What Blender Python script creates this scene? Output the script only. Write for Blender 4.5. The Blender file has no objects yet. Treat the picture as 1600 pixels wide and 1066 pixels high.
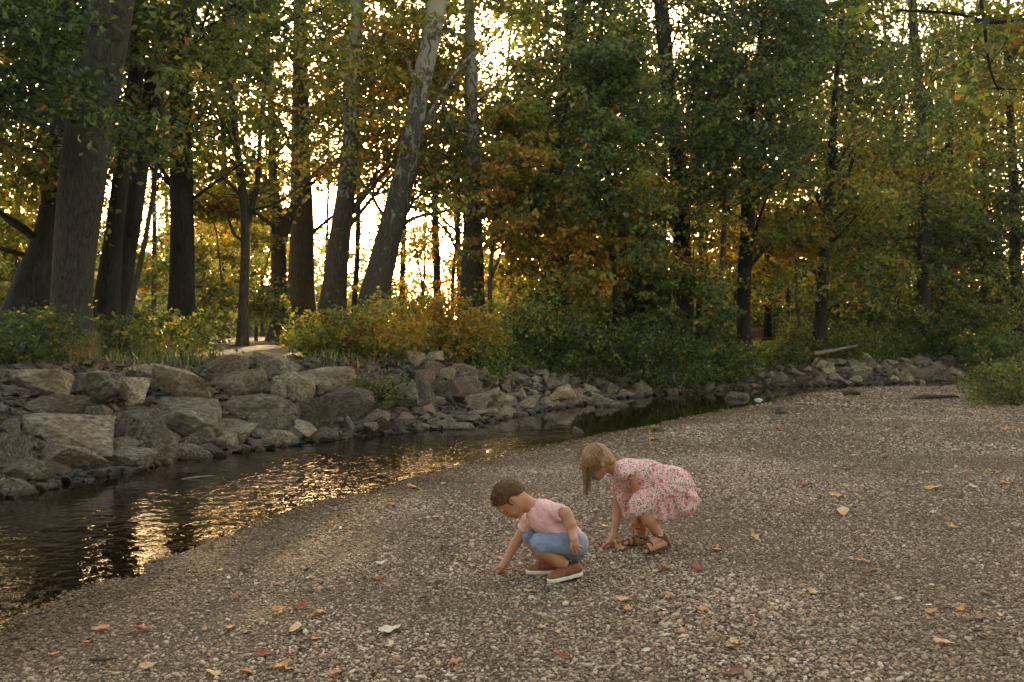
import bpy, bmesh, math, random
import numpy as np
from mathutils import Vector, Matrix
from math import radians as R

random.seed(7); rng = np.random.default_rng(7)
C = bpy.context.scene.collection
SC = bpy.context.scene

# ------------------------------------------------------------------ camera
F_PX, HOR, CAMZ = 1555.0, 515.0, 1.42          # focal in photo px, horizon row, camera height
cam = bpy.data.cameras.new('camera'); cam_o = bpy.data.objects.new('camera', cam); C.objects.link(cam_o)
cam.sensor_width = 36; cam.lens = 36 * F_PX / 1600
cam.shift_y = (HOR - 533) / 1600
cam.clip_start = 0.1; cam.clip_end = 3000
cam_o.location = (0, 0, CAMZ); cam_o.rotation_euler = (R(90), 0, 0)
cam.dof.use_dof = True; cam.dof.focus_distance = 6.3; cam.dof.aperture_fstop = 6.3
SC.camera = cam_o

# ------------------------------------------------------------------ sky, sun, exposure
SUN_EL, SUN_AZ = 11.3, -1.8                    # degrees; azimuth from +Y towards +X
world = bpy.data.worlds.new('World'); SC.world = world; world.use_nodes = True
wn, wl = world.node_tree.nodes, world.node_tree.links
bg = wn['Background']
sky = wn.new('ShaderNodeTexSky'); sky.sky_type = 'NISHITA'; sky.sun_disc = False
sky.sun_elevation = R(SUN_EL); sky.sun_rotation = R(SUN_AZ)
sky.air_density = 1.0; sky.dust_density = 2.5; sky.ozone_density = 0.6; sky.altitude = 100
tint = wn.new('ShaderNodeMix'); tint.data_type = 'RGBA'; tint.blend_type = 'MULTIPLY'
tint.inputs[0].default_value = 1.0; tint.inputs[7].default_value = (1.0, 0.79, 0.585, 1)
wl.new(sky.outputs[0], tint.inputs[6]); wl.new(tint.outputs[2], bg.inputs['Color'])
bg.inputs['Strength'].default_value = 0.15
sl = bpy.data.lights.new('sun', 'SUN'); sl.energy = 2.0; sl.angle = R(0.5); sl.color = (1.0, 0.72, 0.36)
so = bpy.data.objects.new('sun', sl); C.objects.link(so)
sd = Vector((math.sin(R(SUN_AZ)) * math.cos(R(SUN_EL)), math.cos(R(SUN_AZ)) * math.cos(R(SUN_EL)), math.sin(R(SUN_EL))))
so.rotation_euler = (-sd).to_track_quat('-Z', 'Y').to_euler(); so.location = (0, 60, 30)
SC.view_settings.view_transform = 'Standard'; SC.view_settings.look = 'None'
SC.view_settings.exposure = 3.05; SC.view_settings.gamma = 1.0

# ------------------------------------------------------------------ helpers
def W(px, py, Y):
    return np.array([(px - 800) * Y / F_PX, Y, CAMZ - (py - HOR) * Y / F_PX])

def mk(name, verts, faces, mat=None, parent=None, smooth=True, attrs=None):
    """verts (n,3) array, faces: (m,k) array or list of such arrays"""
    me = bpy.data.meshes.new(name)
    verts = np.asarray(verts, dtype=np.float32)
    fl = faces if isinstance(faces, list) else [faces]
    fl = [np.asarray(f, dtype=np.int32) for f in fl if len(f)]
    me.vertices.add(len(verts)); me.vertices.foreach_set('co', verts.ravel())
    if fl:
        loops = np.concatenate([f.ravel() for f in fl])
        cnt = np.concatenate([np.full(len(f), f.shape[1], dtype=np.int32) for f in fl])
        st = np.concatenate([[0], np.cumsum(cnt)[:-1]]).astype(np.int32)
        me.loops.add(len(loops)); me.loops.foreach_set('vertex_index', loops)
        me.polygons.add(len(cnt)); me.polygons.foreach_set('loop_start', st)
        me.polygons.foreach_set('use_smooth', np.full(len(cnt), smooth))
    me.update(calc_edges=True)
    if attrs:
        for k, v in attrs.items():
            a = me.attributes.new(k, 'FLOAT', 'POINT'); a.data.foreach_set('value', np.asarray(v, dtype=np.float32))
    if mat: me.materials.append(mat)
    o = bpy.data.objects.new(name, me); C.objects.link(o)
    if parent: o.parent = parent
    return o

def tag(o, label=None, cat=None, group=None, kind=None):
    if label: o['label'] = label
    if cat: o['category'] = cat
    if group: o['group'] = group
    if kind: o['kind'] = kind
    return o

def empty(name, loc, rz=0):
    o = bpy.data.objects.new(name, None); o.location = [float(v) for v in loc]; o.rotation_euler = (0, 0, rz)
    o.empty_display_size = 0.1; C.objects.link(o); return o

def _h(ix, iy, iz, seed):
    n = (ix.astype(np.int64) * 374761393 + iy.astype(np.int64) * 668265263 + iz.astype(np.int64) * 2147483647 + seed * 1274126177) & 0xffffffff
    n = ((n ^ (n >> 13)) * 1274126177) & 0xffffffff
    return ((n ^ (n >> 16)) & 0xffff) / 65535.0 * 2 - 1

def noise3(p, scale=1.0, seed=0, octaves=1):
    p = np.asarray(p, dtype=np.float64) * scale; out = 0; amp = 1.0; tot = 0
    for o in range(octaves):
        q = p * (2 ** o) + 17.3 * o; i = np.floor(q); f = q - i; f = f * f * (3 - 2 * f); i = i.astype(np.int64)
        x, y, z = i[..., 0], i[..., 1], i[..., 2]; fx, fy, fz = f[..., 0], f[..., 1], f[..., 2]
        def L(a, b, t): return a + (b - a) * t
        v = L(L(L(_h(x, y, z, seed), _h(x + 1, y, z, seed), fx), L(_h(x, y + 1, z, seed), _h(x + 1, y + 1, z, seed), fx), fy),
              L(L(_h(x, y, z + 1, seed), _h(x + 1, y, z + 1, seed), fx), L(_h(x, y + 1, z + 1, seed), _h(x + 1, y + 1, z + 1, seed), fx), fy), fz)
        out = out + v * amp; tot += amp; amp *= 0.5
    return out / tot

def noise2(x, y, scale=1.0, seed=0, octaves=1):
    return noise3(np.stack([np.asarray(x, float), np.asarray(y, float), np.zeros_like(np.asarray(x, float)) + .5], -1), scale, seed, octaves)

# ------------------------------------------------------------------ materials
class NT:
    def __init__(s, name):
        s.m = bpy.data.materials.new(name); s.m.use_nodes = True; s.t = s.m.node_tree; s.n = s.t.nodes
        s.b = s.n['Principled BSDF']; s.out = s.n['Material Output']
    def add(s, typ, **kw):
        n = s.n.new(typ)
        for k, v in kw.items():
            if k.startswith('i_'):
                key = k[2:]; key = int(key) if key.isdigit() else key.replace('_', ' ')
                n.inputs[key].default_value = v
            else: setattr(n, k, v)
        return n
    def link(s, a, b): s.t.links.new(a, b)
    def ramp(s, src, stops, interp='LINEAR'):
        r = s.n.new('ShaderNodeValToRGB'); r.color_ramp.interpolation = interp
        e = r.color_ramp.elements
        while len(e) > 1: e.remove(e[0])
        e[0].position = stops[0][0]; e[0].color = (*stops[0][1], 1)
        for p, c in stops[1:]:
            q = e.new(p); q.color = (*c, 1)
        s.link(src, r.inputs[0]); return r
    def noise(s, scale, detail=4, rough=.6, vec=None, dist=0):
        n = s.add('ShaderNodeTexNoise'); n.inputs['Scale'].default_value = scale; n.inputs['Detail'].default_value = detail
        n.inputs['Roughness'].default_value = rough; n.inputs['Distortion'].default_value = dist
        if vec is not None: s.link(vec, n.inputs['Vector'])
        return n
    def coord(s, which='Object', scale=(1, 1, 1)):
        tc = s.add('ShaderNodeTexCoord'); mp = s.add('ShaderNodeMapping'); mp.inputs['Scale'].default_value = scale
        s.link(tc.outputs[which], mp.inputs['Vector']); return mp.outputs[0]
    def bump(s, src, strength=.5, dist=.01, prev=None):
        b = s.add('ShaderNodeBump'); b.inputs['Strength'].default_value = strength; b.inputs['Distance'].default_value = dist
        s.link(src, b.inputs['Height'])
        if prev is not None: s.link(prev, b.inputs['Normal'])
        s.link(b.outputs[0], s.b.inputs['Normal']); return b.outputs[0]
    def mix(s, fac, a, b, mode='MIX'):
        m = s.add('ShaderNodeMix', data_type='RGBA', blend_type=mode)
        for v, i in ((fac, 0), (a, 6), (b, 7)):
            if isinstance(v, (int, float)): m.inputs[i].default_value = v
            elif isinstance(v, tuple): m.inputs[i].default_value = (*v, 1)
            else: s.link(v, m.inputs[i])
        return m.outputs[2]

def simple_mat(name, col, rough=.8, nscale=30, amt=.25, bump=.2, bdist=.003, spec=.3):
    t = NT(name); v = t.coord()
    n = t.noise(nscale, 4, .6, v)
    lo = tuple(c * (1 - amt) for c in col); hi = tuple(min(1, c * (1 + amt)) for c in col)
    r = t.ramp(n.outputs[0], [(.3, lo), (.7, hi)])
    t.link(r.outputs[0], t.b.inputs['Base Color']); t.b.inputs['Roughness'].default_value = rough
    t.b.inputs['Specular IOR Level'].default_value = spec
    if bump: t.bump(n.outputs[0], bump, bdist)
    return t.m

LEAFRAMP = [(0, (.026, .040, .014)), (.20, (.052, .072, .020)), (.40, (.110, .122, .026)), (.58, (.20, .160, .028)),
            (.74, (.27, .120, .026)), (.88, (.23, .062, .024)), (1.0, (.14, .030, .018))]
def leaf_mat(name, trans=.42, stops=LEAFRAMP, rough=.45):
    t = NT(name)
    a = t.add('ShaderNodeAttribute', attribute_name='hue')
    g = t.add('ShaderNodeNewGeometry')
    m = t.add('ShaderNodeMath', operation='MULTIPLY_ADD'); m.inputs[1].default_value = .16; m.inputs[2].default_value = -.08
    t.link(g.outputs['Random Per Island'], m.inputs[0])
    s = t.add('ShaderNodeMath', operation='ADD'); t.link(a.outputs['Fac'], s.inputs[0]); t.link(m.outputs[0], s.inputs[1])
    r = t.ramp(s.outputs[0], stops)
    hv = t.add('ShaderNodeHueSaturation')
    m2 = t.add('ShaderNodeMath', operation='MULTIPLY_ADD'); m2.inputs[1].default_value = 1.0; m2.inputs[2].default_value = .5
    t.link(g.outputs['Random Per Island'], m2.inputs[0]); t.link(m2.outputs[0], hv.inputs['Value'])
    t.link(r.outputs[0], hv.inputs['Color'])
    t.link(hv.outputs[0], t.b.inputs['Base Color']); t.b.inputs['Roughness'].default_value = rough
    t.b.inputs['Specular IOR Level'].default_value = .35
    tr = t.add('ShaderNodeBsdfTranslucent')
    gm = t.add('ShaderNodeHueSaturation'); gm.inputs['Value'].default_value = 2.2; gm.inputs['Saturation'].default_value = 1.15
    t.link(hv.outputs[0], gm.inputs['Color']); t.link(gm.outputs[0], tr.inputs['Color'])
    mx = t.add('ShaderNodeMixShader'); mx.inputs[0].default_value = trans
    t.link(t.b.outputs[0], mx.inputs[1]); t.link(tr.outputs[0], mx.inputs[2]); t.link(mx.outputs[0], t.out.inputs['Surface'])
    return t.m
M_LEAF = leaf_mat('leaf')
M_GRASS = leaf_mat('grass_blade', .3, [(0, (.03, .055, .014)), (.4, (.075, .10, .025)), (.7, (.22, .17, .06)), (1, (.30, .19, .07))])

def bark_mat(name, dark, light, scale=1.0, patch=None):
    t = NT(name); v = t.coord('Object', (26 * scale, 26 * scale, 5 * scale))
    n = t.noise(1.0, 8, .7, v, .6)
    v2 = t.coord('Object', (1, 1, .5)); n2 = t.noise(1.6, 3, .6, v2)
    r = t.ramp(n.outputs[0], [(.36, dark), (.52, tuple((a + b) / 2 for a, b in zip(dark, light))), (.66, light)])
    col = r.outputs[0]
    col = t.mix(t.ramp(n2.outputs[0], [(.45, (0, 0, 0)), (.7, (1, 1, 1))]).outputs[0], col, t.mix(.55, col, (.05, .06, .035)))
    if patch:
        v3 = t.coord('Object', (5, 5, 2.6)); n3 = t.noise(1.3, 5, .62, v3, 1.2)
        sep = t.add('ShaderNodeSeparateXYZ'); t.link(t.coord('Object'), sep.inputs[0])
        mr = t.add('ShaderNodeMapRange', i_1=1.0, i_2=9.5, i_3=-.20, i_4=.12); t.link(sep.outputs['Z'], mr.inputs[0])
        ad = t.add('ShaderNodeMath', operation='ADD'); t.link(n3.outputs[0], ad.inputs[0]); t.link(mr.outputs[0], ad.inputs[1])
        f = t.ramp(ad.outputs[0], [(.46, (0, 0, 0)), (.52, (1, 1, 1))])
        col = t.mix(f.outputs[0], col, t.mix(n.outputs[0], patch, tuple(c * .62 for c in patch)))
    t.link(col, t.b.inputs['Base Color']); t.b.inputs['Roughness'].default_value = .9; t.b.inputs['Specular IOR Level'].default_value = .15
    t.bump(n.outputs[0], .9, .03 if not patch else .012)
    return t.m
M_BARK = bark_mat('dark_bark', (.008, .006, .005), (.032, .025, .020))
M_BARKG = bark_mat('grey_bark', (.018, .014, .011), (.075, .060, .048), 1.5)
M_SYC = bark_mat('sycamore_bark', (.036, .029, .022), (.105, .084, .064), 1.2, (.27, .238, .19))
M_TWIG = bark_mat('twig_bark', (.03, .023, .016), (.09, .07, .05))

def rock_mat(name, a, b, c):
    t = NT(name); v = t.coord('Object')
    oi = t.add('ShaderNodeObjectInfo')
    vm = t.add('ShaderNodeVectorMath', operation='ADD'); t.link(v, vm.inputs[0])
    cx = t.add('ShaderNodeCombineXYZ'); ms = t.add('ShaderNodeMath', operation='MULTIPLY'); ms.inputs[1].default_value = 37
    t.link(oi.outputs['Random'], ms.inputs[0]); t.link(ms.outputs[0], cx.inputs[0]); t.link(ms.outputs[0], cx.inputs[1]); t.link(cx.outputs[0], vm.inputs[1])
    n = t.noise(6.5, 8, .7, vm.outputs[0], .0); n2 = t.noise(1.3, 3, .5, vm.outputs[0]); n3 = t.noise(60, 6, .75, vm.outputs[0])
    r = t.ramp(n.outputs[0], [(.38, a), (.5, b), (.62, c)])
    col = t.mix(t.ramp(n2.outputs[0], [(.45, (0, 0, 0)), (.65, (1, 1, 1))]).outputs[0], r.outputs[0], t.mix(.6, r.outputs[0], (.15, .095, .045)))
    col = t.mix(.9, col, t.ramp(n3.outputs[0], [(.3, (.1, .1, .1)), (.7, (.9, .9, .9))]).outputs[0], 'OVERLAY')
    hs = t.add('ShaderNodeHueSaturation'); mv = t.add('ShaderNodeMath', operation='MULTIPLY_ADD'); mv.inputs[1].default_value = .7; mv.inputs[2].default_value = .65
    t.link(oi.outputs['Random'], mv.inputs[0]); t.link(mv.outputs[0], hs.inputs['Value']); t.link(col, hs.inputs['Color'])
    # moss-dark wet band near the water line (a real stain: world height)
    g = t.add('ShaderNodeNewGeometry'); sp = t.add('ShaderNodeSeparateXYZ'); t.link(g.outputs['Position'], sp.inputs[0])
    zz = t.add('ShaderNodeMath', operation='MULTIPLY_ADD'); zz.inputs[1].default_value = .12; t.link(n.outputs[0], zz.inputs[0]); t.link(sp.outputs['Z'], zz.inputs[2])
    w = t.add('ShaderNodeMapRange', i_1=.085, i_2=.12, i_3=1, i_4=0); t.link(zz.outputs[0], w.inputs[0])
    fin = t.mix(w.outputs[0], hs.outputs[0], t.mix(1.0, hs.outputs[0], (.42, .38, .30), 'MULTIPLY'))
    t.link(fin, t.b.inputs['Base Color'])
    rr = t.add('ShaderNodeMapRange', i_1=0, i_2=1, i_3=.85, i_4=.35); t.link(w.outputs[0], rr.inputs[0]); t.link(rr.outputs[0], t.b.inputs['Roughness'])
    t.b.inputs['Specular IOR Level'].default_value = .3
    cv_ = t.add('ShaderNodeMapping'); cv_.inputs['Scale'].default_value = (1.2, 1.2, 4.5); cv_.inputs['Rotation'].default_value = (.3, .25, .2); t.link(vm.outputs[0], cv_.inputs[0])
    n4 = t.noise(3, 7, .62, cv_.outputs[0], .15)
    b0 = t.bump(n4.outputs[0], .6, .05); b = t.bump(n.outputs[0], .9, .10, b0); t.bump(n3.outputs[0], .9, .02, b)
    return t.m
M_ROCK = rock_mat('grey_brown_stone', (.08, .061, .042), (.23, .182, .13), (.43, .355, .26))
M_ROCKT = rock_mat('tan_stone', (.13, .092, .055), (.35, .265, .17), (.55, .44, .30))
M_ROCKG = rock_mat('green_grey_stone', (.070, .054, .035), (.18, .143, .098), (.33, .275, .195))
M_ROCKR = rock_mat('reddish_stone', (.09, .060, .042), (.22, .145, .10), (.36, .26, .18))

# ------------------------------------------------------------------ terrain
def g2(px, py, z=0.0):
    Y = F_PX * (CAMZ - z) / (py - HOR); return ((px - 800) * Y / F_PX, Y)
NEAR = [(-9, -14), (-5.2, -4), (-3.6, 1.5), (-2.75, 3.6)] + [g2(*p) for p in [(0, 985), (110, 935), (250, 872), (330, 842), (480, 788), (600, 757), (760, 716), (900, 690), (980, 672), (1060, 656), (1130, 641), (1200, 630), (1270, 614), (1340, 606), (1520, 603)]] + [(16, 26.6), (26, 28), (60, 30), (400, 40)]
FAR = [(-16, -12), (-10, 0), (-7, 5.5)] + [g2(*p) for p in [(0, 778), (60, 762), (200, 736), (280, 716), (400, 702), (470, 692), (540, 684), (640, 674), (740, 662), (850, 641), (960, 623), (1030, 617), (1130, 610), (1210, 604.5), (1320, 602), (1430, 598), (1520, 591)]] + [(19, 31), (30, 33), (60, 36), (400, 50)]
def sdist(x, y, poly, sgn):
    x = np.asarray(x, float); y = np.asarray(y, float)
    best = np.full(x.shape, 1e18); sg = np.ones(x.shape)
    for (ax, ay), (bx, by) in zip(poly[:-1], poly[1:]):
        dx, dy = bx - ax, by - ay; L2 = dx * dx + dy * dy
        t = np.clip(((x - ax) * dx + (y - ay) * dy) / L2, 0, 1)
        ex, ey = x - ax - t * dx, y - ay - t * dy; d = ex * ex + ey * ey
        cr = dx * ey - dy * ex
        m = d < best - 1e-9; best = np.where(m, d, best); sg = np.where(m, np.sign(cr), sg)
    return np.sqrt(best) * sg * sgn
def sN(x, y): return sdist(x, y, NEAR, -1)     # positive on the gravel side
def sF(x, y): return sdist(x, y, FAR, 1)       # positive on the wooded side
def smooth(t): t = np.clip(t, 0, 1); return t * t * (3 - 2 * t)
def H(x, y):
    x = np.asarray(x, float); y = np.asarray(y, float)
    a = sN(x, y); b = sF(x, y)
    nz = noise2(x, y, .9, 3, 3); n2 = noise2(x, y, .25, 5, 2)
    grav = .055 * (1 - np.exp(-np.maximum(a, 0) / .9)) + .010 * nz * smooth(a / .6) + .02 * n2 * smooth(a / 3)
    grav = np.where((a > .5), np.maximum(grav, .012), grav) + .004 * nz + .011 * noise2(x, y, 2.6, 8, 2) * np.exp(-(a / .5) ** 2)
    bh = .95 - .30 * smooth((x - .5) / 6); ww = 2.4 + .6 * smooth((x - .5) / 6)
    bank = bh * smooth(b / ww) ** .8 + np.clip((b - ww) * .018, 0, .14) * (1 - .6 * smooth((x - 2) / 6)) + .04 * nz * smooth(b / 1.5)
    bed = -np.minimum(.28, .10 * np.minimum(np.abs(a), np.abs(b) * 2.2)) + .012 * nz + .011 * noise2(x, y, 2.6, 8, 2) * np.exp(-(a / .5) ** 2)
    return np.where(a > 0, grav, np.where(b > 0, bank, bed))
def hit(px, py, y0=3.0, y1=120.0):
    """first terrain point along the ray through a photo pixel"""
    Y = np.concatenate([np.arange(y0, 40, .02), np.arange(40, y1, .1)])
    X = (px - 800) * Y / F_PX; Z = CAMZ - (py - HOR) * Y / F_PX
    below = np.where(H(X, Y) >= Z)[0]
    i = below[0] if len(below) else len(Y) - 1
    return np.array([X[i], Y[i], Z[i]])

def axis(lo, hi, step, far_lo, far_hi, n=16):
    c = np.arange(lo, hi, step)
    a = lo - np.geomspace(step * 3, lo - far_lo, n)[::-1]; b = hi + np.geomspace(step * 3, far_hi - hi, n)
    return np.concatenate([a, c, b])
xs = axis(-13, 18, .09, -900, 900, 24); ys = axis(2, 34, .09, -60, 1600, 26)
GX, GY = np.meshgrid(xs, ys, indexing='ij'); GZ = H(GX, GY)
aN = sN(GX, GY); aF = sF(GX, GY)
nx, ny = GX.shape; idx = np.arange(nx * ny).reshape(nx, ny)
quads = np.stack([idx[:-1, :-1], idx[1:, :-1], idx[1:, 1:], idx[:-1, 1:]], -1).reshape(-1, 4)
side = ((aN > aF)[:-1, :-1]).reshape(-1)
V = np.stack([GX, GY, GZ], -1).reshape(-1, 3)
def sub(name, m, mat):
    q = quads[m]; u, inv = np.unique(q, return_inverse=True)
    o = mk(name, V[u], inv.reshape(-1, 4), mat); o['kind'] = 'structure'; return o

def gravel_mat():
    t = NT('river_gravel'); v = t.coord('Object')
    vo = t.add('ShaderNodeTexVoronoi'); vo.inputs['Scale'].default_value = 42; t.link(v, vo.inputs['Vector'])
    vo2 = t.add('ShaderNodeTexVoronoi'); vo2.inputs['Scale'].default_value = 85; t.link(v, vo2.inputs['Vector'])
    n = t.noise(.8, 4, .6, v); n2 = t.noise(14, 5, .7, v)
    sep = t.add('ShaderNodeSeparateColor'); t.link(vo.outputs['Color'], sep.inputs[0])
    stones = [(0, (.055, .039, .026)), (.25, (.13, .092, .061)), (.5, (.21, .152, .102)), (.75, (.31, .235, .16)), (1, (.45, .36, .26))]
    c1 = t.ramp(sep.outputs[0], stones)
    sep2 = t.add('ShaderNodeSeparateColor'); t.link(vo2.outputs['Color'], sep2.inputs[0]); c2 = t.ramp(sep2.outputs[0], stones)
    col = t.mix(.45, c1.outputs[0], c2.outputs[0])
    dk = t.ramp(vo.outputs['Distance'], [(.2, (.85, .85, .85)), (.5, (.28, .25, .22))])
    col = t.mix(1.0, col, dk.outputs[0], 'MULTIPLY')
    col = t.mix(t.ramp(n.outputs[0], [(.4, (0, 0, 0)), (.65, (.5, .5, .5))]).outputs[0], col, (.11, .075, .045))
    t.link(col, t.b.inputs['Base Color']); t.b.inputs['Roughness'].default_value = .85; t.b.inputs['Specular IOR Level'].default_value = .2
    h = t.add('ShaderNodeMath', operation='SUBTRACT'); h.inputs[0].default_value = 1; t.link(vo.outputs['Distance'], h.inputs[1])
    b = t.bump(h.outputs[0], 1.0, .02); t.bump(n2.outputs[0], .5, .01, b)
    return t.m
def soil_mat():
    t = NT('forest_soil'); v = t.coord('Object'); n = t.noise(1.2, 6, .65, v); n2 = t.noise(22, 6, .75, v)
    r = t.ramp(n.outputs[0], [(.35, (.028, .024, .014)), (.6, (.06, .047, .028))]); col = t.mix(.6, r.outputs[0], n2.outputs[0], 'OVERLAY')
    t.link(col, t.b.inputs['Base Color']); t.b.inputs['Roughness'].default_value = .95; t.bump(n2.outputs[0], .8, .04); return t.m
M_GRAVEL = gravel_mat(); M_SOIL = soil_mat()
gravel_bar = sub('gravel_bar', side, M_GRAVEL)
forest_floor = sub('forest_floor', ~side, M_SOIL)

# footpath of bare sandy earth behind the boulders
def path_sheet():
    c = np.array([[-9.5, 14.2], [-6.5, 14.8], [-5.0, 15.3], [-4.6, 17.0], [-4.9, 19.5], [-6.4, 23], [-8, 30]])
    t = np.linspace(0, len(c) - 1, 90); P = np.stack([np.interp(t, np.arange(len(c)), c[:, k]) for k in (0, 1)], -1)
    for _ in range(20): P[1:-1] = (P[:-2] + P[2:] + 2 * P[1:-1]) / 4
    T = np.gradient(P, axis=0); T /= np.linalg.norm(T, axis=1)[:, None]; N = np.stack([-T[:, 1], T[:, 0]], -1)
    vs = []; ncol = 9
    for k in range(ncol):
        w = (k / (ncol - 1) - .5) * 2; q = P + N * (w * (1.05 + .25 * noise2(P[:, 0], P[:, 1], 1.2, 9 + (w > 0)))[:, None])
        vs.append(np.stack([q[:, 0], q[:, 1], H(q[:, 0], q[:, 1]) + .02 - .03 * abs(w) ** 4], -1))
    V_ = np.stack(vs, 1); i = np.arange(90 * ncol).reshape(90, ncol)
    f = np.stack([i[:-1, :-1], i[1:, :-1], i[1:, 1:], i[:-1, 1:]], -1).reshape(-1, 4)
    t_ = NT('path_earth'); v = t_.coord(); n = t_.noise(9, 7, .75, v)
    t_.link(t_.ramp(n.outputs[0], [(.35, (.055, .038, .022)), (.65, (.17, .12, .075))]).outputs[0], t_.b.inputs['Base Color']); t_.b.inputs['Roughness'].default_value = .95
    t_.bump(n.outputs[0], .5, .02)
    mk('footpath', V_.reshape(-1, 3), f, t_.m)['kind'] = 'structure'
path_sheet()

# ------------------------------------------------------------------ water
def water_mat():
    t = NT('stream_water'); g = t.add('ShaderNodeNewGeometry')
    mp = t.add('ShaderNodeMapping'); mp.inputs['Rotation'].default_value = (0, 0, .35); mp.inputs['Scale'].default_value = (1, 1.0, 1); t.link(g.outputs['Position'], mp.inputs[0])
    n1 = t.noise(9, 2, .5, mp.outputs[0], .6); n2 = t.noise(3.2, 2, .5, mp.outputs[0])
    a = t.add('ShaderNodeAttribute', attribute_name='riffle')
    st = t.add('ShaderNodeMath', operation='MULTIPLY_ADD'); st.inputs[1].default_value = .85; st.inputs[2].default_value = .05; t.link(a.outputs['Fac'], st.inputs[0])
    b = t.add('ShaderNodeBump'); b.inputs['Distance'].default_value = .012; t.link(st.outputs[0], b.inputs['Strength']); t.link(n1.outputs[0], b.inputs['Height'])
    b2 = t.add('ShaderNodeBump'); b2.inputs['Distance'].default_value = .012; b2.inputs['Strength'].default_value = .12; t.link(n2.outputs[0], b2.inputs['Height']); t.link(b.outputs[0], b2.inputs['Normal'])
    gl = t.add('ShaderNodeBsdfGlossy'); gl.inputs['Roughness'].default_value = .03; gl.inputs['Color'].default_value = (1, 1, 1, 1); t.link(b2.outputs[0], gl.inputs['Normal'])
    tr = t.add('ShaderNodeBsdfTransparent'); tr.inputs['Color'].default_value = (.42, .32, .19, 1)
    fr = t.add('ShaderNodeFresnel'); fr.inputs['IOR'].default_value = 1.33; t.link(b2.outputs[0], fr.inputs['Normal'])
    mx = t.add('ShaderNodeMixShader'); t.link(fr.outputs[0], mx.inputs[0]); t.link(tr.outputs[0], mx.inputs[1]); t.link(gl.outputs[0], mx.inputs[2])
    t.link(mx.outputs[0], t.out.inputs['Surface']); return t.m
wx = axis(-9, 4, .022, -60, 400, 20); wy = axis(3.2, 15, .03, -40, 70, 30)
WX, WY = np.meshgrid(wx, wy, indexing='ij')
wN = -sN(WX, WY); wF = -sF(WX, WY)
rif = smooth((15.5 - WY) / 4) * smooth((WX + 9.5) / 2)
rif = np.clip(rif * (.35 + .9 * smooth((noise2(WX, WY, .55, 21, 2) + .35) / .7)) * (.35 + .65 * smooth((wF - .3) / 1.6)), 0, 1)
c_, s_ = math.cos(.6), math.sin(.6); u_ = WX * c_ + WY * s_; v_ = -WX * s_ + WY * c_
wz = noise2(u_ * 8, v_ * 12, 1, 31, 2) * .0085 + noise2(u_ * 2, v_ * 3, 1, 33, 1) * .006
WZ = wz * rif
i = np.arange(WX.size).reshape(WX.shape)
wq = np.stack([i[:-1, :-1], i[1:, :-1], i[1:, 1:], i[:-1, 1:]], -1).reshape(-1, 4)
keep = ((wN > -1.0) & (wF > -1.2))[:-1, :-1].reshape(-1); wq = wq[keep]
u, inv = np.unique(wq, return_inverse=True)
mk('stream_water', np.stack([WX, WY, WZ], -1).reshape(-1, 3)[u], inv.reshape(-1, 4), water_mat(), attrs={'riffle': rif.reshape(-1)[u]})['kind'] = 'structure'

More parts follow.
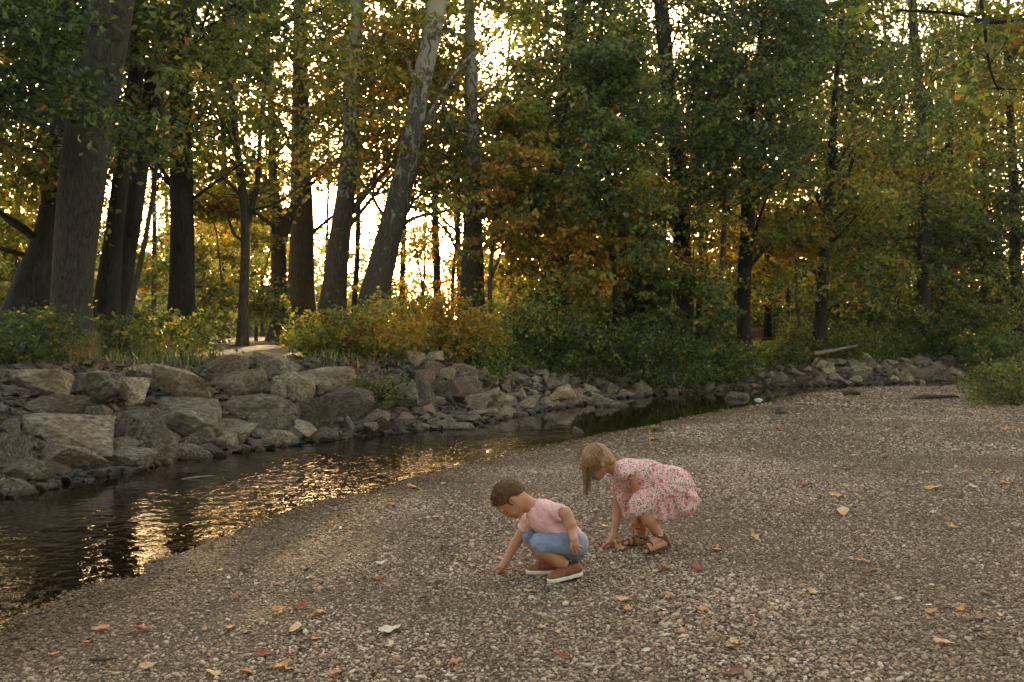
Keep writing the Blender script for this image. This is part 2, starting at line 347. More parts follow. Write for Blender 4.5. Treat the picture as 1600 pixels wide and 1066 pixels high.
# ------------------------------------------------------------------ pebbles (stuff, geometry nodes)
def pebble_stuff():
    P = []
    def scat(y0, y1, dens, smin, smax, xm=1.25):
        A = (y1 * y1 - y0 * y0) * .5147 * 3.2 * xm / 1.25 / 2; n = int(A * dens)
        Y = np.sqrt(rng.uniform(y0 * y0, y1 * y1, n)); X = rng.uniform(-1.15, 2.05, n) * Y * .5147 * xm / 1.25
        m = sN(X, Y) > -.9; X, Y = X[m], Y[m]
        s = smin + (smax - smin) * rng.random(len(X)) ** 2.2
        P.append(np.stack([X, Y, s], -1))
    scat(3.2, 6.5, 6800, .006, .019); scat(3.2, 6.5, 330, .014, .034)
    scat(6.5, 11, 3000, .009, .024); scat(11, 17, 900, .014, .034, 1.1); scat(17, 27, 330, .018, .05, 1.1)
    P = np.concatenate(P); n = len(P)
    z = H(P[:, 0], P[:, 1]); patch = noise2(P[:, 0], P[:, 1], .8, 41, 3)
    P[:, 2] *= (1 + .35 * patch)
    keep = rng.random(n) < .80 + .9 * patch
    P, z = P[keep], z[keep]; n = len(P)
    me = bpy.data.meshes.new('pebbles'); me.vertices.add(n)
    me.vertices.foreach_set('co', np.stack([P[:, 0], P[:, 1], z + P[:, 2] * .15], -1).astype(np.float32).ravel()); me.update()
    def vattr(name, arr):
        a = me.attributes.new(name, 'FLOAT_VECTOR', 'POINT'); a.data.foreach_set('vector', arr.astype(np.float32).ravel())
    s = P[:, 2:3] * .5
    vattr('scl', np.concatenate([s * rng.uniform(.8, 1.35, (n, 1)), s * rng.uniform(.65, 1.0, (n, 1)), s * rng.uniform(.35, .7, (n, 1))], 1))
    vattr('rot', np.stack([rng.normal(0, .3, n), rng.normal(0, .3, n), rng.uniform(0, 6.28, n)], -1))
    a = me.attributes.new('tone', 'FLOAT', 'POINT'); a.data.foreach_set('value', np.clip(rng.beta(1.35, 1.45, n) , 0, 1).astype(np.float32))
    t = NT('pebble'); at = t.add('ShaderNodeAttribute', attribute_name='tone', attribute_type='INSTANCER')
    r = t.ramp(at.outputs['Fac'], [(0, (.06, .041, .026)), (.2, (.165, .110, .070)), (.38, (.26, .182, .120)), (.5, (.31, .178, .105)), (.58, (.345, .258, .176)), (.8, (.46, .36, .255)), (1, (.62, .50, .38))])
    n_ = t.noise(160, 4, .7, t.coord('Object')); g = t.add('ShaderNodeNewGeometry')
    n3 = t.noise(.75, 4, .6, g.outputs['Position'])
    col = t.mix(.35, r.outputs[0], n_.outputs[0], 'OVERLAY')
    col = t.mix(t.ramp(n3.outputs[0], [(.42, (0, 0, 0)), (.62, (.45, .45, .45))]).outputs[0], col, (.12, .085, .055))
    sp = t.add('ShaderNodeSeparateXYZ'); t.link(g.outputs['Position'], sp.inputs[0])
    w = t.add('ShaderNodeMapRange', i_1=.015, i_2=.042, i_3=1, i_4=0); t.link(sp.outputs['Z'], w.inputs[0])
    col = t.mix(w.outputs[0], col, t.mix(1.0, col, (.5, .45, .38), 'MULTIPLY'))
    t.link(col, t.b.inputs['Base Color']); t.b.inputs['Roughness'].default_value = .85; t.b.inputs['Specular IOR Level'].default_value = .12
    me.materials.append(t.m)
    o = bpy.data.objects.new('pebbles', me); C.objects.link(o)
    tag(o, 'small rounded river pebbles covering the gravel bar', 'gravel', kind='stuff')
    ng = bpy.data.node_groups.new('pebble_scatter', 'GeometryNodeTree')
    ng.interface.new_socket('Geometry', in_out='INPUT', socket_type='NodeSocketGeometry')
    ng.interface.new_socket('Geometry', in_out='OUTPUT', socket_type='NodeSocketGeometry')
    N = ng.nodes; L = ng.links
    gi = N.new('NodeGroupInput'); go = N.new('NodeGroupOutput')
    join = N.new('GeometryNodeJoinGeometry')
    for k in range(4):
        ico = N.new('GeometryNodeMeshIcoSphere'); ico.inputs['Radius'].default_value = 1; ico.inputs['Subdivisions'].default_value = 2
        sp_ = N.new('GeometryNodeSetPosition'); nt = N.new('ShaderNodeTexNoise'); nt.noise_dimensions = '4D'
        nt.inputs['W'].default_value = k * 3.7; nt.inputs['Scale'].default_value = .8; nt.inputs['Detail'].default_value = 1
        vm = N.new('ShaderNodeVectorMath'); vm.operation = 'SUBTRACT'; vm.inputs[1].default_value = (.5, .5, .5)
        vs = N.new('ShaderNodeVectorMath'); vs.operation = 'SCALE'; vs.inputs['Scale'].default_value = 1.5
        L.new(nt.outputs['Color'], vm.inputs[0]); L.new(vm.outputs[0], vs.inputs[0]); L.new(vs.outputs[0], sp_.inputs['Offset'])
        L.new(ico.outputs[0], sp_.inputs[0])
        sm = N.new('GeometryNodeSetMaterial'); sm.inputs['Material'].default_value = t.m; L.new(sp_.outputs[0], sm.inputs[0])
        ss = N.new('GeometryNodeSetShadeSmooth'); L.new(sm.outputs[0], ss.inputs[0])
        gt = N.new('GeometryNodeGeometryToInstance'); L.new(ss.outputs[0], gt.inputs[0]); L.new(gt.outputs[0], join.inputs[0])
    iop = N.new('GeometryNodeInstanceOnPoints'); iop.inputs['Pick Instance'].default_value = True
    mp = N.new('GeometryNodeMeshToPoints'); L.new(gi.outputs[0], mp.inputs[0]); L.new(mp.outputs[0], iop.inputs['Points'])
    L.new(join.outputs[0], iop.inputs['Instance'])
    ri = N.new('FunctionNodeRandomValue'); ri.data_type = 'INT'; ri.inputs[4].default_value = 0; ri.inputs[5].default_value = 3
    L.new(ri.outputs[2], iop.inputs['Instance Index'])
    for nm, sock in (('scl', 'Scale'), ('rot', 'Rotation')):
        na = N.new('GeometryNodeInputNamedAttribute'); na.data_type = 'FLOAT_VECTOR'; na.inputs['Name'].default_value = nm
        L.new(na.outputs[0], iop.inputs[sock])
    L.new(iop.outputs[0], go.inputs[0])
    md = o.modifiers.new('scatter', 'NODES'); md.node_group = ng
    return o
pebble_stuff()

# ------------------------------------------------------------------ rocks
def rock_mesh(seed, n=16, cuts=4, rounding=.0, jag=.06):
    r = random.Random(seed); bm = bmesh.new()
    for _ in range(n):
        v = Vector((r.gauss(0, 1), r.gauss(0, 1), r.gauss(0, 1))).normalized()
        e = r.uniform(.55, .8); v = Vector([math.copysign(abs(c) ** e, c) for c in v])
        bm.verts.new(v * r.uniform(.85, 1.0))
    res = bmesh.ops.convex_hull(bm, input=bm.verts)
    bad = [e for e in res['geom_interior'] if isinstance(e, bmesh.types.BMVert)]
    if bad: bmesh.ops.delete(bm, geom=bad, context='VERTS')
    bmesh.ops.dissolve_limit(bm, angle_limit=R(14), verts=bm.verts, edges=bm.edges)
    bmesh.ops.bevel(bm, geom=bm.edges[:], offset=.05 + rounding, segments=2 if rounding else 1, affect='EDGES', clamp_overlap=True)
    bmesh.ops.triangulate(bm, faces=bm.faces)
    for _ in range(cuts):
        es = [e for e in bm.edges if e.calc_length() > .16]
        if not es: break
        bmesh.ops.subdivide_edges(bm, edges=es, cuts=1, use_grid_fill=False)
        bmesh.ops.triangulate(bm, faces=[f for f in bm.faces if len(f.verts) > 3])
    bm.normal_update()
    co = np.array([v.co for v in bm.verts]); nr = np.array([v.normal for v in bm.verts])
    mn, mxx = co.min(0), co.max(0); co = (co - (mn + mxx) / 2) / ((mxx - mn) / 2)
    lay = noise3(co * np.array([1, 1, 3]) + co[:, [0]] * .8, 1.3, seed, 2)
    co = co + nr * ((noise3(co, 2.2, seed, 4) * jag + .018 * np.sign(lay) * np.abs(lay) ** .5)[:, None])
    me = bpy.data.meshes.new('rock')
    me.from_pydata([tuple(c) for c in co], [], [[v.index for v in f.verts] for f in bm.faces]); bm.free()
    me.polygons.foreach_set('use_smooth', np.full(len(me.polygons), True))
    me.update(); 
    try: me.set_sharp_from_angle(angle=R(22))
    except Exception: pass
    return me
ROCKS = [rock_mesh(100 + k, 10 + k % 4, 4, -.035, .028) for k in range(12)]
ROUND = [rock_mesh(300 + k, 26, 4, .12, .05) for k in range(4)]
SMALL = [rock_mesh(500 + k, 11 + k % 4, 2, 0, .05) for k in range(12)]
_rm = {}
def rock_obj(name, me, mat, loc, dims, rz, tilt=(0, 0)):
    key = (me.name, mat.name)
    if key not in _rm:
        m2 = me.copy(); m2.materials.clear(); m2.materials.append(mat); _rm[key] = m2
    o = bpy.data.objects.new(name, _rm[key]); C.objects.link(o)
    o.location = [float(v) for v in loc]; o.scale = [float(d) / 2 for d in dims]; o.rotation_euler = (tilt[0], tilt[1], rz); return o
MM = {'g': M_ROCK, 't': M_ROCKT, 'm': M_ROCKG, 'r': M_ROCKR}
BOULDERS = [  # photo box x0,y0,x1,y1, material, label
 (20,571,108,628,'t','fractured boulder with a cracked ridge at the left end of the bank top'),
 (91,579,196,632,'g','broad dark boulder right of the cracked one on the upper row'),
 (186,588,236,640,'t','narrow brown boulder wedged against the pointed tan boulder'),
 (199,569,300,597,'t','long flat topped tan slab lying behind the pointed tan boulder'),
 (228,570,338,637,'t','large pointed tan boulder with a sunlit sloping face on the upper row'),
 (312,557,388,592,'r','dark reddish block at the grass edge above the rounded tan boulder'),
 (334,581,419,624,'t','rounded tan boulder with a dark underside below the reddish block'),
 (393,555,466,592,'g','peaked boulder with a dark left face standing in front of the footpath'),
 (412,594,446,623,'t','small pale round boulder tucked below the peaked boulder'),
 (422,582,490,627,'t','ribbed tan boulder leaning right of the small pale round one'),
 (466,575,556,615,'t','wide smooth tan boulder at the right end of the upper row'),
 (14,621,137,658,'m','mossy low boulder with green plants growing on it at left'),
 (125,631,172,667,'m','small upright olive wedge between the mossy boulder and grey slab'),
 (0,655,34,690,'g','brown boulder cut by the left edge above the cracked ledge'),
 (27,650,182,712,'g','very large grey slab sloping to the right in the middle of the left pile'),
 (159,641,264,712,'g','grey flat faced boulder tilted toward the water beside the large slab'),
 (214,623,357,684,'m','long dark boulder lying below the pointed tan boulder'),
 (352,616,466,665,'m','big dark rounded boulder below the rounded tan boulder'),
 (459,625,527,684,'m','blocky dark boulder overhanging the water'),
 (0,682,49,745,'g','layered cracked ledge of stone at the left frame edge'),
 (50,695,154,748,'m','fan shaped split boulder standing at the waterline'),
 (0,746,57,780,'g','low wet stone at the water edge in the left corner of the stream'),
 (162,699,242,738,'g','wide low brown stone at the water edge beneath the tilted grey boulder'),
 (236,689,275,728,'r','small dark pointed stone at the water edge beside the wide low brown one'),
 (287,669,336,704,'g','angular block on top of the small stones at the water edge'),
 (268,694,330,724,'g','smooth stone sloping into the water under the angular block'),
 (336,655,388,684,'g','pale broken stone leaning below the big dark rounded boulder'),
 (388,650,448,684,'m','rounded green grey boulder at the foot of the big dark one'),
 (412,672,456,700,'t','pale egg shaped stone at the water edge under the green grey boulder'),
 (152,702,176,720,'t','tiny pale stone between the split boulder and the wide low brown stone'),
 (334,680,372,703,'t','light flat stone left of the pale egg shaped stone'),
 (498,609,583,657,'m','dark boulder under the wide smooth tan boulder, next to the overhanging block'),
 (537,654,628,682,'m','long low boulder with a thin bright rim at the water edge'),
 (686,660,741,681,'g','smooth hump of stone rising from the water right of the long low boulder'),
 (578,604,652,639,'m','oval greenish boulder halfway along the bank'),
 (631,593,678,633,'g','upright brown boulder behind the oval greenish boulder'),
 (659,593,727,630,'r','reddish boulder with a dark hollow beneath'),
 (710,598,758,626,'r','flat reddish stone at the right of the hollow boulder'),
 (626,548,663,575,'t','left one of the two pale slabs set upright in the bushes'),
 (659,548,694,570,'t','right one of the two pale slabs set upright in the bushes'),
 (661,564,690,588,'t','smooth triangular stone below the two upright pale slabs'),
 (642,576,683,597,'r','flat reddish stone left of the triangular stone'),
 (683,576,712,598,'t','small pale cube shaped rock beside the triangular stone'),
 (706,571,749,594,'g','striped grey block right of the pale cube shaped rock'),
 (720,589,753,607,'m','dark flat sided block below the striped grey block'),
 (786,565,824,583,'g','grey slab half hidden by bushes, upper of two'),
 (786,582,826,600,'g','grey slab half hidden by bushes, lower of two'),
 (547,587,585,606,'g','small dark rock at the foot of the bush right of the wide tan boulder'),
 (586,592,614,606,'t','small tan rock next to the oval greenish boulder'),
 (773,616,807,641,'t','rounded tan stone in the small rubble at the water edge'),
 (804,624,838,643,'t','pale wedge shaped stone at the water edge in front of the children'),
 (751,628,779,646,'m','dark stone left of the pale wedge shaped stone'),
 (704,643,744,659,'g','flat stone just above the smooth hump in the water'),
 (614,652,645,674,'m','dark stone right of the long low boulder'),
 (928,627,994,652,'g','large smooth rounded boulder standing alone in the stream'),
 (1038,583,1074,610,'g','slanting flat grey rock against the bushes on the far bank'),
 (1066,562,1082,588,'g','narrow upright rock in the bushes above the slanting grey rock'),
 (1268,562,1302,577,'t','low tan slab at the top of the far right rubble'),
 (1340,570,1362,585,'t','tan block on the far right rubble below the fallen log'),
]
for k, (x0, y0, x1, y1, m, lab) in enumerate(BOULDERS):
    cx = (x0 + x1) / 2; p = hit(cx, y1 - .10 * (y1 - y0))
    Y = p[1]; w = (x1 - x0) * Y / F_PX; h = (y1 - y0) * Y / F_PX; dp = max(w * .62, h * .8)
    Yc = Y + dp * .30; sc = Yc / Y
    rr = random.Random(k); me = (ROUND if ('round' in lab or 'smooth' in lab or 'egg' in lab or 'oval' in lab) else ROCKS)
    me = me[k % len(me)]
    zc = CAMZ - ((y0 + y1) / 2 - HOR) * Yc / F_PX - h * .04
    rock_obj('boulder', me, MM[m], ((cx - 800) * Yc / F_PX, Yc, zc), (w * sc * 1.06, dp, h * sc * 1.14), rr.choice([0, math.pi]) + rr.uniform(-.3, .3), (rr.uniform(-.35, .2), rr.uniform(-.3, .3)))
    o = C.objects[-1]; tag(o, lab, 'boulder', 'boulders piled along the stream bank')

# named odd stones
def odd(name, px0, py0, px1, py1, mat, lab, me, cat='stone', zf=1.2):
    cx = (px0 + px1) / 2; p = hit(cx, py1 - 1); Y = p[1]; w = (px1 - px0) * Y / F_PX; h = (py1 - py0) * Y / F_PX
    z = CAMZ - ((py0 + py1) / 2 - HOR) * Y / F_PX
    o = rock_obj(name, me, mat, (p[0], Y + .1 * w, z), (w * 1.05, max(w * .6, h), h * zf), .1, (0, .05)); tag(o, lab, cat); return o
odd('flat_rock', 1127, 614, 1172, 631, M_ROCK, 'flat grey slab sloping out of the stream beside the gravel bar', ROCKS[3], 'rock')
M_WHITE = simple_mat('white_stone', (.42, .40, .36), .7, 20, .2)
odd('white_stone', 1179, 623, 1193, 630, M_WHITE, 'small white stone at the tip of the flat slab', ROUND[1])
odd('flat_rock', 1316, 608, 1344, 619, M_ROCKG, 'dark flat stone lying on the gravel near the far water edge', SMALL[2], 'rock')
odd('stone', 1212, 636, 1229, 648, M_ROCK, 'small grey stone alone on the gravel right of the white stone', SMALL[4])
odd('stone', 895, 668, 916, 682, M_ROCKG, 'dark pointed stone poking out of the shallow stream', SMALL[5])
odd('stone', 127, 764, 153, 778, M_ROCK, 'low brown stone sitting in the water off the left boulders', ROUND[2])
odd('stone', 288, 1, 289, 2, M_ROCK, 'x', SMALL[0]) if False else None

# rubble: individual small stones on the bank
cand = []
rr = np.random.default_rng(11)
n = 9000; X = rr.uniform(-5, 15, n); Y = rr.uniform(8.5, 31, n); d = sF(X, Y)
lim = .45 + 1.0 * smooth((X + 3.2) / 3) * (1 - .35 * smooth((X - 2) / 3)) + .9 * smooth((X - 5.5) / 2)
m = (d > -.12) & (d < lim); X, Y, d = X[m], Y[m], d[m]; PX = 800 + X * F_PX / Y
m = (PX > -20) & (PX < 1545); X, Y, d, PX = X[m], Y[m], d[m], PX[m]
got = []
for x, y, dd, px in zip(X, Y, d, PX):
    s = (.15 + .30 * rr.random() ** 1.5) * (1 if x < 3 else 1.15) * (1 - .35 * min(1, max(0, (.25 - dd) / .3)))
    if all((x - gx) ** 2 + (y - gy) ** 2 > (.36 * (s + gs)) ** 2 for gx, gy, gs, _, _ in got): got.append((x, y, s, px, dd))
got.sort(key=lambda g: -g[2] / g[1]); got = got[:270]
for k, (x, y, s, px, dd) in enumerate(got):
    z = float(H(x, y))
    o = rock_obj('stone', SMALL[k % 12], MM['gtgmgrt'[k % 7]], (x, y, z + s * .16), (s * rr.uniform(1, 1.5), s * rr.uniform(.7, 1.1), s * rr.uniform(.45, .8)), rr.uniform(0, 6.28), (rr.uniform(-.6, .6), rr.uniform(-.6, .6)))
    zone = ('small rubble stone at the foot of the big boulders' if px < 520 else 'small rubble stone on the bank between the oval boulder and the lone stream boulder' if px < 960
            else 'small grey rubble stone along the far bank below the bushes' if px < 1200 else 'small pale rubble stone on the far bank by the bend of the stream')
    tag(o, zone, 'stone', 'rubble stones along the bank')
# cobbles filling the gaps: too many to count
cv = []; cf = []; off = 0
base = [(np.array([v.co for v in me.vertices]), np.array([p.vertices for p in me.polygons])) for me in [rock_mesh(700 + k, 10, 0, 0, .03) for k in range(4)]]
n = 70000; X = rr.uniform(-7, 16, n); Y = rr.uniform(7, 32, n); d = sF(X, Y); m = (d > -.12) & (d < np.where(X < 1, 2.5, 1.5)); X, Y = X[m], Y[m]
for x, y, z in zip(X, Y, H(X, Y)):
    b, f = base[rr.integers(4)]; s = (.028 + .06 * rr.random() ** 1.5) * np.array([1.2, .9, .6]); a = rr.uniform(0, 6.28); t_ = rr.uniform(-.4, .4)
    q = b * s; q = np.stack([q[:, 0] * math.cos(a) - q[:, 1] * math.sin(a), q[:, 0] * math.sin(a) + q[:, 1] * math.cos(a), q[:, 2] + q[:, 0] * t_], -1)
    cv.append(q + (x, y, z + .02)); cf.append(f + off); off += len(b)
M_COB = rock_mat('gap_shade_stone', (.022, .018, .013), (.055, .044, .032), (.13, .108, .08))  # shade of the gaps between bank stones put into the cobble colour
tag(mk('cobbles', np.concatenate(cv), np.concatenate(cf), M_COB, smooth=False), 'small loose cobbles filling the gaps between the bank stones', 'cobbles', kind='stuff')

# ------------------------------------------------------------------ tubes / trunks
def tube(P, r, sides=12, rough=.06, seed=0, cap=True):
    P = np.asarray(P, float); r = np.asarray(r, float); n = len(P)
    T = np.gradient(P, axis=0); T /= np.maximum(np.linalg.norm(T, axis=1), 1e-9)[:, None]
    ref = np.array([0, 1, 0]) if abs(T[0, 1]) < .9 else np.array([1, 0, 0])
    A = np.cross(T, ref); A /= np.maximum(np.linalg.norm(A, axis=1), 1e-9)[:, None]; B = np.cross(T, A)
    th = np.linspace(0, 2 * np.pi, sides, endpoint=False)
    ring = A[:, None] * np.cos(th)[None, :, None] + B[:, None] * np.sin(th)[None, :, None]
    rad = np.repeat(r[:, None], sides, 1)
    if rough: rad = rad * (1 + rough * noise3(P[:, None] * .6 + ring * 1.6, 1.5, seed, 3))
    V_ = (P[:, None] + ring * rad[..., None]).reshape(-1, 3)
    i = np.arange(n * sides).reshape(n, sides); j = np.roll(i, -1, 1)
    f = np.stack([i[:-1], i[1:], j[1:], j[:-1]], -1).reshape(-1, 4)
    V_ = np.concatenate([V_, P[-1:]]); e = len(V_) - 1
    tri = np.stack([i[-1], np.full(sides, e), j[-1]], -1)
    return V_, f, tri
class Acc:
    def __init__(s): s.v = []; s.q = []; s.t = []; s.n = 0
    def add(s, V_, f=None, tri=None):
        s.v.append(V_)
        if f is not None and len(f): s.q.append(f + s.n)
        if tri is not None and len(tri): s.t.append(tri + s.n)
        s.n += len(V_)
    def build(s, name, mat, parent=None, smooth=True):
        fs = []
        if s.q: fs.append(np.concatenate(s.q))
        if s.t: fs.append(np.concatenate(s.t))
        return mk(name, np.concatenate(s.v), fs, mat, parent, smooth)
def resample(pts, n):
    pts = np.asarray(pts, float); t = np.concatenate([[0], np.cumsum(np.linalg.norm(np.diff(pts[:, :3], axis=0), axis=1))])
    u = np.linspace(0, t[-1], n); Q = np.stack([np.interp(u, t, pts[:, k]) for k in range(pts.shape[1])], -1)
    for _ in range(max(1, n // 8)): Q[1:-1] = (Q[:-2] + 2 * Q[1:-1] + Q[2:]) / 4
    return Q

# ------------------------------------------------------------------ foliage
def leaves(c, nrm, size, hue, aspect=.62, fold=.25):
    """two-triangle folded leaves; c,nrm (n,3)"""
    n = len(c); rv = rng.normal(size=(n, 3)); rv -= (rv * nrm).sum(1)[:, None] * nrm; rv /= np.linalg.norm(rv, axis=1)[:, None]
    side_ = np.cross(nrm, rv); L = size[:, None]; w = L * aspect * .5
    a = c - rv * L * .5; b = c + side_ * w + nrm * (w * fold) + rv * L * .05; t = c + rv * L * .5 - nrm * L * .1; d = c - side_ * w + nrm * (w * fold) + rv * L * .05
    V_ = np.stack([a, b, t, d], 1).reshape(-1, 3); i = np.arange(n)[:, None] * 4
    tri = np.concatenate([i + [0, 1, 2], i + [0, 2, 3]], 1).reshape(-1, 3)
    return V_, tri, np.repeat(hue, 4)
def gauss(px, py, x, y, rx, ry): return np.exp(-((px - x) / rx) ** 2 - ((py - y) / ry) ** 2)
GAPS = [(505,335,22,58,1.),(560,410,16,40,.6),(702,362,24,34,1.),(690,440,45,24,.8),(630,430,30,30,.6),(775,95,26,75,.9),(757,205,14,16,.7),(400,190,55,120,.55),(345,150,30,100,.35),(30,230,45,150,.5),
        (1395,45,55,38,.9),(1430,170,30,40,.55),(1330,120,30,30,.4),(250,420,40,50,.3),(445,330,14,40,.8),(300,10,60,40,.4),(880,260,20,60,.3),(1540,440,60,40,.55),(1190,300,25,25,.3),
        (1250,320,45,30,.5),(940,400,30,60,.4),(1150,60,20,40,.3),(380,30,60,50,.5),(930,20,40,30,.35),(1590,330,30,60,.3),(430,430,60,50,.25),(600,330,20,60,.3)]
def cover(px, py):
    v = np.ones_like(px)
    for x, y, rx, ry, s in GAPS: v = v * (1 - s * gauss(px, py, x, y, rx, ry))
    left = 1 - smooth((px - 760) / 160)
    return v * (1 - .05 * left)
HUES = [(430,150,80,100,.16),(600,110,90,120,.20),(560,260,90,90,.17),(470,290,50,60,.16),(800,270,80,90,.12),(780,380,60,60,.10),(1010,290,45,50,.2),(1060,410,60,50,.22),(960,430,50,50,.2),(1580,180,70,60,.2),(1330,210,50,30,.2),
        (330,330,90,90,.26),(40,320,70,90,.25),(700,440,120,70,.22),(1180,370,80,60,.30),(1380,300,60,60,.28),(1500,260,90,80,.18),(300,80,70,70,.12),(1260,330,60,60,.2),(900,380,60,60,.25),(620,520,120,40,.25)]
def huemap(P):
    Y = np.maximum(P[:, 1], 1); px = 800 + P[:, 0] * F_PX / Y; py = HOR - (P[:, 2] - CAMZ) * F_PX / Y
    v = np.full(len(P), .20)
    for x, y, rx, ry, s in HUES: v = v + s * gauss(px, py, x, y, rx, ry)
    v = v + .16 * noise3(P, .55, 77, 2)
    return v
OPEN_TRUNKS = [(14, [(535,108),(385,121),(203,150),(0,179)], 36), (17, [(515,163),(338,181),(203,196),(0,222)], 14), (18, [(515,186),(338,206),(170,236),(55,288),(0,304)], 16), (20, [(500,284),(0,291)], 18),
    (29, [(535,470),(300,471),(0,465)], 18), (25, [(535,515),(390,531),(220,551),(0,558)], 20), (23, [(500,575),(385,603),(240,640),(90,667),(0,684)], 24), (25.5, [(530,737),(300,740),(0,732)], 17),
    (27, [(520,866),(260,870)], 12), (29, [(520,1070),(230,1058),(0,1036)], 14), (26.5, [(535,1163),(320,1168),(190,1172),(20,1192)], 12), (33, [(530,1443),(250,1440),(0,1426)], 11), (28, [(540,1280),(320,1297),(120,1310)], 10)]
def blocks(P, rad=20):
    px = 800 + P[:, 0] * F_PX / P[:, 1]; py = HOR - (P[:, 2] - CAMZ) * F_PX / P[:, 1]; m = np.zeros(len(P), bool)
    for Y, pl, w in OPEN_TRUNKS:
        q = np.array(pl[::-1], float); m |= (P[:, 1] < Y + .6) & (np.abs(px - np.interp(py, q[:, 0], q[:, 1])) < w + rad * 14 / Y * 1.2)
    return (m & (rng.random(len(P)) < .82)) | ((px > 1155) & (px < 1218) & (py > 480) & (py < 532) & (P[:, 1] < 38))
def crown_clusters(c, Rr, z0, z1, n, wide=1.0, use_map=True):
    out = []; tries = 0
    while len(out) < n and tries < 6:
        m = n * 3; tries += 1
        z = rng.uniform(z0, z1, m); a = rng.uniform(0, 6.28, m); t = (z - z0) / (z1 - z0)
        prof = .55 + .75 * np.sin(np.clip(t * 1.15 + .12, 0, 1) * np.pi) ** .8
        r = Rr * prof * rng.random(m) ** .6
        P = np.stack([c[0] + r * np.cos(a) * wide, c[1] + r * np.sin(a), z], -1)
        ok = noise3(P, .55, int(c[0] * 7 + 50), 2) > -.12
        ok &= ~blocks(P)
        if use_map:
            px = 800 + P[:, 0] * F_PX / P[:, 1]; py = HOR - (P[:, 2] - CAMZ) * F_PX / P[:, 1]
            ok &= rng.random(m) < np.where(py > -20, cover(px, py), .55)
        out += list(P[ok])
    return np.array(out[:n])
def crown_mesh(cl, per, size, rad, hue_off=0.0, flat=.27):
    k = len(cl); n = k * per
    rs = rad * rng.uniform(.6, 1.25, k); c = np.repeat(cl, per, 0); rr_ = np.repeat(rs, per)
    a = rng.uniform(0, 6.28, n); q = rng.random(n) ** .55
    dx = np.cos(a) * q * rr_; dy = np.sin(a) * q * rr_; tl = rng.normal(0, .28, (k, 2)); tl = np.repeat(tl, per, 0)
    dz = rng.normal(0, .45, n) * flat * rr_ - .25 * q * q * rr_ + dx * tl[:, 0] + dy * tl[:, 1]
    P = c + np.stack([dx, dy, dz], -1)
    nr = rng.normal(0, .75, (n, 3)); nr[:, 2] += .9; nr[:, 0] += dx / rr_ * .5; nr[:, 1] += dy / rr_ * .5; nr /= np.linalg.norm(nr, axis=1)[:, None]
    hue = huemap(P) + hue_off + np.repeat(rng.normal(0, .08, k), per) + rng.normal(0, .06, n) + .42 * (rng.random(n) < .04)
    sz = size * rng.uniform(.45, 1.6, n)
    return leaves(P, nr, sz, hue)

